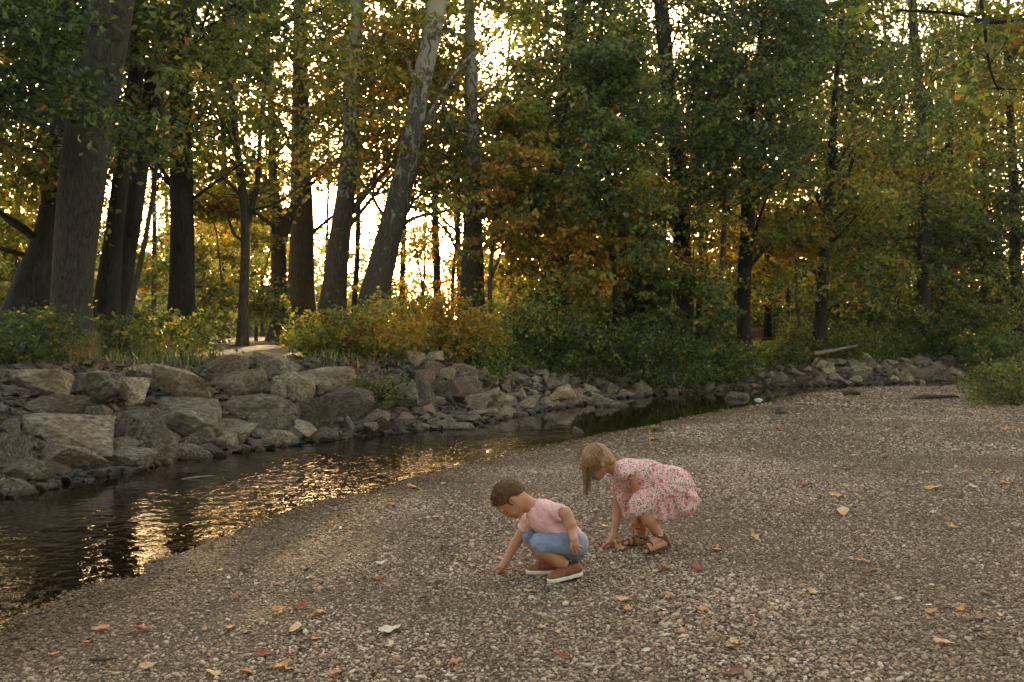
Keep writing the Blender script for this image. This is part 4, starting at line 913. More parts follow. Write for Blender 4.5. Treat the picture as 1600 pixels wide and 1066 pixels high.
def tuft(px, Y, h, r, hue, label, n=900):
    x = (px - 800) * Y / F_PX; z = float(H(np.array([x]), np.array([Y]))[0])
    a = rng.uniform(0, 6.28, n); q = rng.random(n) ** .5 * r
    V_, tri, hv = grass(np.cos(a) * q, np.sin(a) * q, np.zeros(n), h * rng.uniform(.5, 1, n), np.clip(hue + rng.normal(0, .12, n), 0, 1))
    V_[:, :2] += 0; o = mk('grass_tuft', V_, tri, M_GRASS, None, False, {'hue': hv}); o.location = (x, Y, z); tag(o, label, 'grass tuft'); return o
tuft(112, 12.9, .62, .34, .85, 'tall dry straw coloured grass tuft at the foot of the very thick grey tree', 1100)
tuft(230, 14.2, .5, .26, .75, 'dry grass tuft right of the leaning dark tree', 900)
tuft(265, 13.8, .4, .5, .7, 'low straw grass tuft behind the long flat tan slab', 700)
tuft(1560, 17.6, .75, .5, .35, 'long green grass tuft arching beside the gravel bar bush', 900)
tuft(620, 17.4, .6, .5, .6, 'golden grass tuft in front of the sunlit bushes', 600)

# yellow flowers at left
def flowers():
    t = None
    M_PET = simple_mat('yellow_petal', (.62, .36, .03), .6, 40, .15, 0); M_CTR = simple_mat('flower_centre', (.08, .045, .02), .8, 40, .1, 0); M_ST = simple_mat('flower_stem', (.05, .08, .02), .8, 40, .2, 0)
    spots = [(28, 487, 12.2), (36, 490, 12.2), (33, 510, 12.0), (62, 494, 12.3), (66, 486, 12.3), (80, 489, 12.4), (72, 480, 12.4), (140, 476, 12.6), (150, 470, 12.6), (152, 497, 12.6), (145, 480, 12.6), (24, 508, 12.0), (1512, 520, 24), (1500, 524, 24), (1522, 522, 24)]
    proto = None
    for k, (px, py, Y) in enumerate(spots):
        p = W(px, py, Y); x, y, z = p; gz = float(H(np.array([x]), np.array([y]))[0]); Hh = z - gz
        root = empty('flower', (x, y, gz))
        lab = ('yellow flower on a tall stem in the clump beside the very thick grey tree' if px < 100 else 'yellow flower on a tall stem right of the very thick grey tree' if px < 200 else 'tiny yellow flower in the far weeds near the right frame edge')
        tag(root, lab, 'flower', 'yellow wild flowers')
        a = Acc(); q = resample([(rng.normal(0, .05), rng.normal(0, .05), 0, .004), (0, 0, Hh * .6, .003), (0, 0, Hh, .002)], 8); a.add(*tube(q[:, :3], q[:, 3], 4, 0)); a.build('stem', M_ST, root)
        vs = []; fs = []
        R_ = .024 * (1 if Y < 20 else 1.4)
        tl = Matrix.Rotation(rng.uniform(.3, 1.1), 4, 'X')
        for j in range(7):
            an = j * 6.283 / 7; c, s = math.cos(an), math.sin(an); b = len(vs)
            for (rr_, ww, hh) in ((.2, .12, 0), (.65, .28, .06), (1, .05, -.1), (.65, -.28, .06), (.2, -.12, 0)):
                v = tl @ Vector(((c * rr_ - s * ww) * R_, (s * rr_ + c * ww) * R_, hh * R_)); vs.append((v.x, v.y, v.z + Hh))
            fs.append([b, b + 1, b + 2, b + 3, b + 4])
        mk('petals', np.array(vs), np.array(fs), M_PET, root, True)
        bm = bmesh.new(); bmesh.ops.create_icosphere(bm, subdivisions=1, radius=R_ * .28); me = bpy.data.meshes.new('flower_centre'); bm.to_mesh(me); bm.free(); me.materials.append(M_CTR)
        o = bpy.data.objects.new('flower_centre', me); C.objects.link(o); o.parent = root; o.location = (0, -.004, Hh + .004)
flowers()

# bench
def bench():
    Y = 38.0; x = (1187 - 800) * Y / F_PX; z = CAMZ - (511 - HOR) * Y / F_PX - .86
    M_W = simple_mat('bench_wood', (.30, .15, .09), .8, 12, .3); M_I = simple_mat('bench_iron', (.04, .04, .04), .6, 20, .1)
    t = tag(empty('bench', (x, Y, z)), 'reddish brown wooden slatted bench half hidden by bushes on the far bank', 'bench')
    def box(acc, c, s):
        v = np.array([[sx, sy, sz] for sx in (-.5, .5) for sy in (-.5, .5) for sz in (-.5, .5)]) * s + c
        acc.add(v, np.array([[0, 1, 3, 2], [4, 6, 7, 5], [0, 4, 5, 1], [2, 3, 7, 6], [0, 2, 6, 4], [1, 5, 7, 3]]))
    a = Acc()
    for k in range(4): box(a, (0, .10 * k - .25, .44), (1.15, .085, .035))
    a.build('seat', M_W, t, False)
    a = Acc()
    for k in range(3): box(a, (0, .2 + .03 * k, .56 + .125 * k), (1.15, .03, .09))
    a.build('backrest', M_W, t, False)
    for s in (-1, 1):
        for yy in (-.22, .2):
            a = Acc(); box(a, (s * .48, yy, .2 if yy < 0 else .42), (.06, .05, .44 if yy < 0 else .86)); a.build('leg', M_I, t, False)
bench()

# fallen log, driftwood, twigs
M_DRIFT = simple_mat('weathered_wood', (.17, .145, .11), .85, 14, .35, .5, .01)
M_DWOOD = simple_mat('dark_driftwood', (.055, .042, .032), .8, 14, .35, .5, .01)
def stick(name, pts, mat, label, cat, bark=None):
    p = np.array([np.append(W(px, py, Y), w * Y / F_PX / 2) for px, py, Y, w in pts]); c = p[:, :3].mean(0)
    q = resample(p, 20); q[:, :3] += (.02 * noise3(q[:, :3], 3, 3))[:, None]; a = Acc(); a.add(*tube(q[:, :3] - c, q[:, 3], 8, .15, 4)); o = a.build(name, mat); o.location = c; tag(o, label, cat); return o
stick('fallen_log', [(1272, 553, 27.5, 7), (1300, 548, 27.5, 6), (1322, 543, 27.5, 4), (1341, 539, 27.5, 2)], M_DRIFT, 'pale fallen log lying among the bushes of the far bank', 'log')
stick('driftwood', [(1418, 626, 19.6, 4), (1440, 621, 19.7, 8), (1468, 620, 19.7, 6), (1498, 621, 19.6, 3)], M_DWOOD, 'dark driftwood branch lying on the gravel near the right bush', 'driftwood')
stick('twig', [(285, 748, 9.45, 3), (308, 746, 9.5, 3), (332, 744, 9.55, 1.5)], M_DRIFT, 'short floating twig in the dark water below the bank', 'twig')
stick('twig', [(865, 1017, 4.22, 5), (890, 1008, 4.3, 4), (915, 994, 4.43, 2)], M_DWOOD, 'thin curved dark twig on the gravel at bottom centre', 'twig') if False else None
stick('twig', [(745, 1000, 4.38, 4), (765, 1006, 4.33, 4), (785, 1007, 4.32, 2)], M_DWOOD, 'short dark twig on the pebbles below the boy', 'twig')
stick('twig', [(140, 1031, 4.12, 5), (160, 1032, 4.12, 6), (182, 1029, 4.13, 2)], M_DWOOD, 'dark bark stick on the gravel in the lower left corner', 'twig')

# ------------------------------------------------------------------ fallen leaves
def star_leaf(seed, lobes=5):
    r = random.Random(seed); pts = []
    tips = [(-2.3, .62), (-1.15, .88), (0, 1.0), (1.15, .88), (2.3, .62)]
    for i, (a, l) in enumerate(tips):
        l *= r.uniform(.85, 1.1)
        pts.append((a - .26, l * .68)); pts.append((a, l)); pts.append((a + .26, l * .66))
        if i < 4: pts.append((a + .575, .40 + r.uniform(-.04, .04)))
    pts.append((math.pi, .22))
    vs = [(0, 0, 0)] + [(math.sin(a) * l, math.cos(a) * l, 0) for a, l in pts]; n = len(pts)
    return vs, [[0, 1 + (i + 1) % n, 1 + i] for i in range(n)]
def oval_leaf(seed):
    n = 14; vs = [(0, 0, 0)] + [(math.sin(t) * .45 * (1 - .15 * math.cos(t)), math.cos(t) * .95, 0) for t in np.linspace(0, 2 * math.pi, n, endpoint=False)]
    return vs, [[0, 1 + (i + 1) % n, 1 + i] for i in range(n)]
def leaf_flat_mat(name, c):
    t = NT(name); v = t.coord(); n = t.noise(7, 5, .7, v); r = t.ramp(n.outputs[0], [(.3, tuple(x * .45 for x in c)), (.5, c), (.75, tuple(min(1, x * 1.35) for x in c))])
    t.link(r.outputs[0], t.b.inputs['Base Color']); t.b.inputs['Roughness'].default_value = .6; t.b.inputs['Specular IOR Level'].default_value = .3; t.bump(n.outputs[0], .3, .05); return t.m
LM = {'orange': leaf_flat_mat('orange_leaf', (.44, .20, .065)), 'tan': leaf_flat_mat('tan_leaf', (.50, .33, .16)), 'red': leaf_flat_mat('red_leaf', (.25, .065, .03)), 'brown': leaf_flat_mat('brown_leaf', (.20, .095, .05)),
      'yellow': leaf_flat_mat('yellow_leaf', (.48, .32, .09)), 'pale': leaf_flat_mat('pale_leaf', (.52, .45, .34)), 'pink': leaf_flat_mat('pink_leaf', (.42, .22, .18))}
LMESH = {}
def leaf_obj(px, py, size, col, kind, label, group=None, up=.0):
    p = hit(px, py); key = (col, kind, int(px) % 3)
    if key not in LMESH:
        vs, fs = (star_leaf if kind == 'star' else oval_leaf)(int(px))
        bm = bmesh.new(); vv = [bm.verts.new(v) for v in vs]; [bm.faces.new([vv[i] for i in f]) for f in fs]
        bmesh.ops.subdivide_edges(bm, edges=bm.edges[:], cuts=2, use_grid_fill=True); bmesh.ops.triangulate(bm, faces=bm.faces)
        sd_ = int(px)
        for v in bm.verts:
            x, y = v.co.x, v.co.y; r2 = x * x + y * y
            v.co.z = .38 * r2 ** .9 * (.5 + .5 * math.sin(math.atan2(y, x) * 2 + sd_)) + .16 * abs(x) + .05 * math.sin(9 * x + sd_) + .05 * math.cos(8 * y)
        rr_ = bmesh.ops.extrude_face_region(bm, geom=bm.faces[:])
        for v in [g for g in rr_['geom'] if isinstance(g, bmesh.types.BMVert)]: v.co.z += .012
        me = bpy.data.meshes.new('fallen_leaf'); bm.to_mesh(me); bm.free(); me.materials.append(LM[col]); me.polygons.foreach_set('use_smooth', np.full(len(me.polygons), True)); LMESH[key] = me
    o = bpy.data.objects.new('fallen_leaf', LMESH[key]); C.objects.link(o)
    s = size * p[1] / F_PX / 2 * 1.3; o.location = (p[0], p[1], p[2] + .012 + .1 * s); o.scale = (s, s, s)
    o.rotation_euler = (random.uniform(-.25, .25) + up, random.uniform(-.25, .25), random.uniform(0, 6.28)); tag(o, label, 'leaf', group); return o
NAMED = [(1038,938,26,'orange','star','orange leaf alone on the gravel below the two leaves by the sandals'),(1040,895,20,'orange','star','small upright orange leaf in front of the sandals'),(1090,893,30,'red','star','curled red brown leaf right of the small upright orange one'),
 (1098,958,24,'orange','star','orange star leaf to the lower right of the lone orange leaf'),(1180,845,24,'yellow','star','upright golden leaf on the gravel right of the girl'),(1120,863,22,'orange','oval','flat orange leaf just right of the sandals'),
 (980,957,20,'orange','oval','orange leaf below the left lower side of the girl'),(1188,950,24,'brown','star','brown and orange curled leaf in the open gravel'),(1272,930,26,'tan','star','light tan leaf with a dark stem at right'),(1145,1017,20,'orange','oval','small orange leaf near the bottom edge'),
 (945,826,20,'tan','oval','tan leaf on the gravel behind the boy'),(964,858,22,'orange','star','curled orange leaf held under the fingers of the girl'),(975,862,26,'orange','star','bright crumpled leaf in front of the girl sandals'),(968,850,20,'red','star','reddish leaf on top of the pile by the girl hand'),
 (830,929,18,'tan','oval','round tan leaf below the brown shoe of the boy'),(610,990,36,'pale','oval','large pale leaf at the bottom centre'),(462,988,30,'tan','oval','long wavy tan leaf at the lower left'),(438,1050,44,'orange','star','large torn orange leaf at the bottom edge'),
 (492,1004,24,'brown','oval','smooth brown oval leaf beside the wavy tan leaf'),(457,1026,18,'pink','oval','small pink leaf above the torn orange leaf'),(528,1058,26,'orange','oval','orange leaf cut by the bottom edge'),(225,988,38,'red','star','bright red star shaped leaf at the lower left'),
 (138,1008,20,'orange','oval','tan orange leaf left of the red star shaped leaf'),(80,1028,22,'orange','star','orange brown leaf in the bottom left corner'),(232,1047,24,'tan','oval','tan leaf near the bottom left edge'),(333,1058,24,'tan','oval','light leaf on the bottom edge at left'),
 (480,908,18,'tan','oval','tan leaf left of the boy on the open gravel'),(436,920,16,'red','star','small scarlet leaf near the wet gravel'),(468,955,20,'red','oval','red leaf above the wavy tan leaf'),(498,962,26,'brown','oval','long red brown leaf right of the red one'),(437,957,22,'orange','oval','dull orange leaf left of the red leaf'),
 (1553,741,24,'yellow','star','bright yellow leaf near the right edge'),(1570,758,26,'orange','star','orange leaf below the bright yellow leaf'),(1458,766,22,'yellow','oval','yellow green leaf left of the bright yellow leaf'),(1308,779,24,'yellow','oval','golden leaf above the long tan leaf'),(1316,804,30,'tan','oval','long tan leaf on the gravel right of centre'),
 (1490,828,26,'orange','star','orange leaf lying alone at right'),(1357,898,16,'red','oval','tiny dark red curled leaf at right'),(1502,958,26,'orange','star','orange leaf near the lower right corner'),(1455,960,20,'orange','oval','faded orange leaf left of the lower right orange leaf'),(1475,1010,28,'tan','oval','pale tan leaf in the lower right'),
 (1570,673,22,'orange','star','red orange leaf under the right bush'),(1218,672,14,'red','oval','red leaf far up the gravel bar'),(1258,762,20,'red','oval','red brown leaf in the middle of the right gravel'),(680,812,20,'tan','star','pale tan leaf left of the boy head'),(645,765,20,'orange','oval','orange leaf close to the water edge'),(614,792,18,'orange','star','orange red leaf in the gravel left of the pale tan leaf'),
 (1024,675,24,'tan','oval','light leaf above the girl back'),(1022,690,18,'orange','oval','orange leaf just above the girl back')]
for px, py, s, c, k, lab in NAMED: leaf_obj(px, py, s, c, k, lab, up=(.7 if 'upright' in lab else 0))
rl = random.Random(5); cnt = 0
while cnt < 150:
    far = rl.random() < .5
    px = rl.uniform(150, 1600); py = rl.uniform(625, 760) if far else rl.uniform(740, 1062)
    if cnt < 45: px = rl.uniform(1280, 1600); py = rl.uniform(618, 665)
    gx, gy = g2(px, py, .05)
    if float(sN(np.array([gx]), np.array([gy]))[0]) < .1 or (760 < px < 1095 and 690 < py < 915): continue
    c = rl.choice(['tan', 'brown', 'orange', 'brown', 'red', 'tan', 'pale'])
    Y = gy; s = rl.uniform(.035, .075) * F_PX / Y
    leaf_obj(px, py, s, c, rl.choice(['oval', 'star', 'oval']), ('scattered fallen leaf in the litter near the right bush' if cnt < 45 else f'small {c} leaf scattered on the gravel bar'), 'small fallen leaves scattered on the gravel'); cnt += 1

# ------------------------------------------------------------------ people : signed-distance bodies
class Field:
    def __init__(s, lo, hi, h):
        s.lo = np.array(lo, float); s.h = h; s.n = np.ceil((np.array(hi) - s.lo) / h).astype(int) + 1
        s.V = np.full(s.n, 1.0, dtype=np.float32)
        s.ax = [s.lo[k] + h * np.arange(s.n[k]) for k in range(3)]
    def blk(s, lo, hi, m):
        a = np.clip(np.floor((np.array(lo) - m - s.lo) / s.h).astype(int), 0, s.n - 1); b = np.clip(np.ceil((np.array(hi) + m - s.lo) / s.h).astype(int) + 1, 1, s.n)
        sl_ = tuple(slice(a[k], b[k]) for k in range(3)); G = np.stack(np.meshgrid(*[s.ax[k][sl_[k]] for k in range(3)], indexing='ij'), -1)
        return sl_, G
    def _smin(s, a, b, k):
        h = np.clip(.5 + .5 * (b - a) / k, 0, 1); return b * (1 - h) + a * h - k * h * (1 - h)
    def comb(s, sl_, d, k, mode):
        cur = s.V[sl_]
        if mode == 'add': s.V[sl_] = s._smin(cur, d, k)
        else: s.V[sl_] = -s._smin(-cur, d, k)       # subtract d
    def cap(s, a, b, ra, rb, k=.012, mode='add', sq=None):
        a, b = np.array(a, float), np.array(b, float); m = max(ra, rb) + .04
        sl_, G = s.blk(np.minimum(a, b), np.maximum(a, b), m); ab = b - a; t = np.clip(((G - a) @ ab) / max(ab @ ab, 1e-9), 0, 1)
        d = np.linalg.norm(G - a - t[..., None] * ab, axis=-1) - (ra + (rb - ra) * t); s.comb(sl_, d, k, mode)
    def chain(s, pts, k=.012, mode='add'):
        for p, q in zip(pts[:-1], pts[1:]): s.cap(p[0], q[0], p[1], q[1], k, mode)
    def ell(s, c, r, M=np.eye(3), k=.012, mode='add'):
        """M rows = local axes in world"""
        c = np.array(c, float); r = np.array(r, float); m = r.max() + .04; sl_, G = s.blk(c, c, m); q = (G - c) @ np.array(M).T
        k0 = np.linalg.norm(q / r, axis=-1); k1 = np.linalg.norm(q / r ** 2, axis=-1); d = k0 * (k0 - 1) / np.maximum(k1, 1e-9); s.comb(sl_, d, k, mode)
    def full(s): return np.stack(np.meshgrid(*s.ax, indexing='ij'), -1)
    def plane(s, p, n):   # keep the side where n.(x-p) < 0
        n = np.array(n, float); n /= np.linalg.norm(n); G = s.full(); s.V = np.maximum(s.V, (G - np.array(p)) @ n)
    def mesh(s, it=2):
        V_ = s.V; S = V_ < 0; n = np.array(V_.shape) - 1
        c = np.zeros(n, int)
        for i in (0, 1):
            for j in (0, 1):
                for k in (0, 1): c += S[i:n[0] + i, j:n[1] + j, k:n[2] + k]
        act = (c > 0) & (c < 8); ids = np.full(n, -1); ids[act] = np.arange(act.sum()); ci = np.argwhere(act)
        acc = np.zeros((len(ci), 3)); cn = np.zeros(len(ci))
        cor = [(i, j, k) for i in (0, 1) for j in (0, 1) for k in (0, 1)]
        for a in cor:
            for b in cor:
                if sum(abs(x - y) for x, y in zip(a, b)) == 1 and a < b:
                    va = V_[ci[:, 0] + a[0], ci[:, 1] + a[1], ci[:, 2] + a[2]]; vb = V_[ci[:, 0] + b[0], ci[:, 1] + b[1], ci[:, 2] + b[2]]
                    m = (va < 0) != (vb < 0); t = np.where(m, va / np.where(m, va - vb, 1), 0)
                    acc[m] += (np.array(a) + t[:, None] * (np.array(b) - np.array(a)))[m]; cn[m] += 1
        P = s.lo + (ci + acc / cn[:, None]) * s.h; F_ = []
        for d in range(3):
            e1, e2 = [(1, 2), (2, 0), (0, 1)][d]
            A = [slice(None)] * 3; B = [slice(None)] * 3; A[d] = slice(0, -1); B[d] = slice(1, None)
            ch = S[tuple(A)] != S[tuple(B)]; g = np.argwhere(ch); g = g[(g[:, e1] > 0) & (g[:, e2] > 0) & (g[:, e1] < n[e1]) & (g[:, e2] < n[e2])]
            u1 = np.zeros(3, int); u1[e1] = 1; u2 = np.zeros(3, int); u2[e2] = 1
            q = np.stack([ids[tuple((g - u1 - u2).T)], ids[tuple((g - u2).T)], ids[tuple(g.T)], ids[tuple((g - u1).T)]], -1)
            ins = S[tuple(g.T)]; q[~ins] = q[~ins][:, ::-1]; F_.append(q)
        F_ = np.concatenate(F_); F_ = F_[(F_ >= 0).all(1)]
        for _ in range(it):
            sm = np.zeros_like(P); w = np.zeros(len(P))
            for a, b in ((0, 1), (1, 2), (2, 3), (3, 0)):
                np.add.at(sm, F_[:, a], P[F_[:, b]]); np.add.at(sm, F_[:, b], P[F_[:, a]]); np.add.at(w, F_[:, a], 1); np.add.at(w, F_[:, b], 1)
            P = P * .5 + .5 * sm / np.maximum(w, 1)[:, None]
        return P, F_

def skin_mat(name, c):
    t = NT(name); v = t.coord(); n = t.noise(11, 6, .7, v)
    t.link(t.ramp(n.outputs[0], [(.3, (c[0] * .80, c[1] * .68, c[2] * .62)), (.5, c), (.7, tuple(x * 1.12 for x in c))]).outputs[0], t.b.inputs['Base Color'])
    t.b.inputs['Roughness'].default_value = .5; t.b.inputs['Specular IOR Level'].default_value = .35
    t.b.inputs['Subsurface Weight'].default_value = .12; t.b.inputs['Subsurface Radius'].default_value = (.012, .005, .003); return t.m
M_SKIN = skin_mat('skin', (.41, .195, .115)); M_SKING = skin_mat('skin_fair', (.42, .205, .125))

def child(name, arr, mat, parent, root, smooth=True):
    P, F_ = arr; return mk(name, P - root, F_, mat, parent, smooth)

def frame(f, u):
    f = np.array(f, float); f /= np.linalg.norm(f); u = np.array(u, float); u -= (u @ f) * f; u /= np.linalg.norm(u); s = np.cross(u, f); return f, s, u
def head_prims(F_, hc, M, nk):
    f, s, u = M; Rm = np.array([f, s, u]); L = lambda a, b, c: hc + f * a + s * b + u * c
    F_.ell(L(-.008, 0, .018), (.090, .074, .078), Rm, .01); F_.ell(L(.026, 0, -.030), (.058, .057, .062), Rm, .03)
    F_.ell(L(.056, 0, -.074), (.022, .024, .018), Rm, .025)
    for q in (-1, 1):
        F_.ell(L(.056, q * .032, -.042), (.024, .022, .024), Rm, .014)
        F_.ell(L(.077, q * .026, .014), (.010, .022, .007), Rm, .012)
        F_.ell(L(.090, q * .029, -.008), (.013, .014, .008), Rm, .008, 'sub')
        F_.ell(L(.071, q * .029, -.009), (.0135, .0125, .0105), Rm, .004)
        e = L(-.006, q * .074, -.014); F_.ell(e, (.015, .007, .023), Rm, .005); F_.ell(e + s * q * .010 + f * .002, (.010, .006, .017), Rm, .005, 'sub')
    F_.cap(L(.080, 0, -.004), L(.094, 0, -.030), .006, .0095, .008)
    for q in (-1, 1): F_.ell(L(.086, q * .009, -.033), (.008, .006, .006), Rm, .005)
    F_.ell(L(.082, 0, -.050), (.009, .019, .005), Rm, .005); F_.ell(L(.079, 0, -.060), (.010, .016, .0055), Rm, .005)
    F_.ell(L(.092, 0, -.0545), (.006, .020, .0012), Rm, .003, 'sub')
    F_.cap(L(-.030, 0, -.05), nk, .038, .040, .02)
def hand(F_, wrist, wr, palm, palmr, fingers, thumb, k=.006):
    F_.cap(wrist, palm, wr, palmr, .012)
    for base, mid, tip, r in fingers + [thumb]:
        F_.cap(palm, base, palmr * .75, r * 1.1, .006); F_.cap(base, mid, r * 1.08, r, .003); F_.cap(mid, tip, r, r * .85, .003)

# ---------------- boy
def Bc(x, y, Y): return W(755 + x * .1782, 735 + y * .1782, Y)
def shoe(foot, parent, root, heel, toe, mats, h=.075, Lx=.0):
    ax = toe - heel; L = np.linalg.norm(ax); ax = ax / L; up = np.array([0, 0, 1.]); up = up - (up @ ax) * ax; up /= np.linalg.norm(up); sd_ = np.cross(up, ax)
    P_ = lambda a, b, c: heel + ax * a * L + sd_ * b + up * c
    lo = np.minimum(heel, toe) - .08; hi = np.maximum(heel, toe) + .12
    U = Field(lo, hi, .0028)
    U.cap(P_(.14, 0, .040), P_(.42, 0, .038), .033, .034, .01); U.cap(P_(.42, 0, .034), P_(.82, 0, .022), .034, .029, .015); U.cap(P_(.10, 0, .040), P_(.16, 0, .058), .028, .028, .02)
    U.plane(P_(0, 0, .016), -up)
    U.plane(P_(.16, 0, .074), up * 1. + ax * .15)
    Uv = U.V.copy()
    up_o = child('shoe', U.mesh(2), mats[0], parent, root)
    S = Field(lo, hi, .0028); S.cap(P_(.13, 0, .012), P_(.45, .0, .012), .035, .036, .005); S.cap(P_(.45, 0, .012), P_(.83, 0, .012), .036, .033, .005)
    S.plane(P_(0, 0, 0), -up); S.plane(P_(0, 0, .021), up)
    mk('sole', S.mesh(1)[0] - root, S.mesh(1)[1], mats[1], up_o)
    for a in (.47, .62):
        B = Field(lo, hi, .0028); B.V = Uv - .0028; B.plane(P_(a + .045, 0, 0), ax); B.plane(P_(a - .045, 0, 0), -ax); B.plane(P_(0, 0, .026), -up)
        mk('strap', B.mesh(1)[0] - root, B.mesh(1)[1], mats[2], up_o)
def boy():
    hc = Bc(236, 248, 5.43); M = frame((-.45, -.14, -.89), (-.89, -.06, .45)); f, s, u = M; Rm = np.array(M)
    L = lambda a, b, c: hc + f * a + s * b + u * c
    root = np.array([Bc(640, 930, 5.42)[0], 5.42, float(H(0.0, 5.42))])
    nb = Bc(430, 320, 5.45); lo = np.array([-.17, 5.12, .0]); hi = np.array([.50, 5.72, .68])
    B = Field(lo, hi, .003)
    chest, belly, pelv = Bc(530, 400, 5.44), Bc(690, 560, 5.44), Bc(785, 650, 5.44)
    B.cap(chest, belly, .074, .074, .03); B.cap(belly, pelv, .074, .076, .03); B.cap(nb, chest, .040, .060, .03)
    shn, shf = Bc(700, 375, 5.345), Bc(410, 440, 5.515)
    B.cap(chest, shn, .055, .036, .03); B.cap(chest, shf, .055, .034, .03)
    # near arm
    el, wr = Bc(782, 530, 5.325), Bc(795, 605, 5.265)
    B.cap(Bc(722, 375, 5.335), Bc(762, 470, 5.325), .034, .031, .015); B.cap(Bc(762, 470, 5.325), el, .031, .027, .012); B.cap(el, wr, .028, .0215, .012)
    pm = Bc(806, 648, 5.26); fr = .0068
    fg = [(Bc(838, 662, 5.262), Bc(862, 668, 5.268), Bc(872, 686, 5.275), fr * .9), (Bc(828, 680, 5.258), Bc(848, 700, 5.262), Bc(852, 716, 5.272), fr), (Bc(808, 690, 5.256), Bc(820, 715, 5.26), Bc(822, 730, 5.27), fr), (Bc(786, 688, 5.258), Bc(790, 712, 5.262), Bc(796, 728, 5.27), fr)]
    hand(B, wr, .0215, pm, .021, fg, (Bc(775, 650, 5.252), Bc(766, 676, 5.25), Bc(772, 696, 5.254), fr * 1.05))
    # far arm reaching to the ground
    el, wr = Bc(282, 640, 5.545), Bc(196, 800, 5.54)
    B.cap(shf, el, .034, .0285, .015); B.cap(el, wr, .029, .0195, .012)
    pm = Bc(160, 850, 5.535); gz = float(H(-.15, 5.53)) + .012
    def gt(x, y, Y): p = Bc(x, y, Y); return np.array([p[0], p[1], max(p[2], gz)])
    fg = [(Bc(140, 885, 5.52), Bc(112, 895, 5.515), gt(100, 925, 5.515), fr * .95), (Bc(150, 892, 5.53), Bc(128, 912, 5.53), gt(118, 938, 5.53), fr), (Bc(165, 892, 5.54), Bc(155, 912, 5.545), gt(140, 930, 5.545), fr), (Bc(178, 880, 5.55), Bc(178, 905, 5.555), gt(166, 922, 5.555), fr * .9)]
    hand(B, wr, .0195, pm, .0205, fg, (Bc(132, 850, 5.515), Bc(104, 868, 5.51), gt(90, 892, 5.512), fr * 1.05))
    # legs
    for hip, kn, kn2, an, heel, toe in ((Bc(785, 655, 5.37), Bc(505, 640, 5.335), Bc(528, 690, 5.34), Bc(752, 856, 5.37), Bc(800, 905, 5.375), Bc(640, 965, 5.32)), (Bc(740, 640, 5.50), Bc(420, 565, 5.515), Bc(432, 610, 5.515), Bc(604, 850, 5.505), Bc(640, 905, 5.50), Bc(470, 925, 5.505))):
        B.cap(hip, kn, .052, .038, .02); B.cap(kn, kn2, .044, .046, .01); B.cap(kn2, (kn2 * .45 + an * .55), .046, .040, .01); B.cap(kn2 * .45 + an * .55, an, .040, .026, .01); B.cap(an, heel, .026, .026, .01); B.cap(heel + [0, 0, .01], toe, .024, .018, .01)
    head_prims(B, hc, M, nb)
    P, F_ = B.mesh(2); body = mk('person', P - root, F_, M_SKIN); body.location = root
    tag(body, 'small boy in a pink t-shirt and blue shorts squatting and reaching down to the pebbles', 'person')
    # hair
    Hh = Field(hc - .13, hc + .13, .0028); Hh.ell(L(-.010, 0, .020), (.098, .082, .085), Rm, .01); Hh.ell(L(-.045, 0, -.02), (.055, .062, .052), Rm, .02)
    G = Hh.full(); lf, ls, lu = (G - hc) @ f, (G - hc) @ s, (G - hc) @ u
    hl = -.507 * lf + .862 * lu + .002 + .004 * noise3(G, 60, 4); hl = np.where(lf > .05, hl - (lf - .05) * .5, hl)
    ear = np.sqrt(((lf + .004) / .024) ** 2 + ((lu + .016) / .033) ** 2) - 1
    sb = np.maximum(np.maximum(np.abs(lf - .018) - .012, -.03 - lu), lu - .02)   # sideburn
    reg = np.minimum(-hl, sb); reg = np.maximum(reg, np.where(np.abs(ls) > .05, -ear * .025, -1))
    Hh.V = np.maximum(Hh.V + .0035 * noise3(np.stack([lf * 40, ls * 110, lu * 60], -1), 1.0, 8, 2), reg)
    t = NT('short_brown_hair'); v = t.coord('Object', (60, 200, 90)); n = t.noise(2, 4, .7, v)
    gi_ = t.add('ShaderNodeNewGeometry'); hv_ = t.add('ShaderNodeHueSaturation'); mv_ = t.add('ShaderNodeMath', operation='MULTIPLY_ADD'); mv_.inputs[1].default_value = 1.1; mv_.inputs[2].default_value = .5
    t.link(gi_.outputs['Random Per Island'], mv_.inputs[0]); t.link(mv_.outputs[0], hv_.inputs['Value']); t.link(t.ramp(n.outputs[0], [(.3, (.040, .019, .008)), (.7, (.17, .085, .036))]).outputs[0], hv_.inputs['Color']); t.link(hv_.outputs[0], t.b.inputs['Base Color']); t.b.inputs['Roughness'].default_value = .6; t.b.inputs['Specular IOR Level'].default_value = .15; t.bump(n.outputs[0], .6, .004)
    hair_o = child('hair', Hh.mesh(1), t.m, body, root)
    # fine hair tufts
    a = Acc(); rh = np.random.default_rng(3)
    for _ in range(1500):
        d = rh.normal(size=3); d /= np.linalg.norm(d); q = np.array([d[0] * .096 - .010, d[1] * .080, d[2] * .083 + .020])
        if -.507 * q[0] + .862 * q[2] < .004 + .5 * max(0, q[0] - .05): continue
        if abs(q[1]) > .05 and ((q[0] + .004) / .024) ** 2 + ((q[2] + .016) / .033) ** 2 < 1: continue
        dirv = np.array([.8, 0, -.2]) + d * .35 + rh.normal(0, .2, 3); dirv /= np.linalg.norm(dirv); e = q + dirv * rh.uniform(.010, .02)
        e = e * (1.0 + .03); P3 = np.array([L(*q), L(*((q + e) / 2 * 1.012)), L(*e)]) - root; a.add(*tube(P3, [.0013, .001, .0004], 3, 0))
    a.build('tufts', t.m, hair_o)
    # shirt
    S = Field(lo, hi, .003)
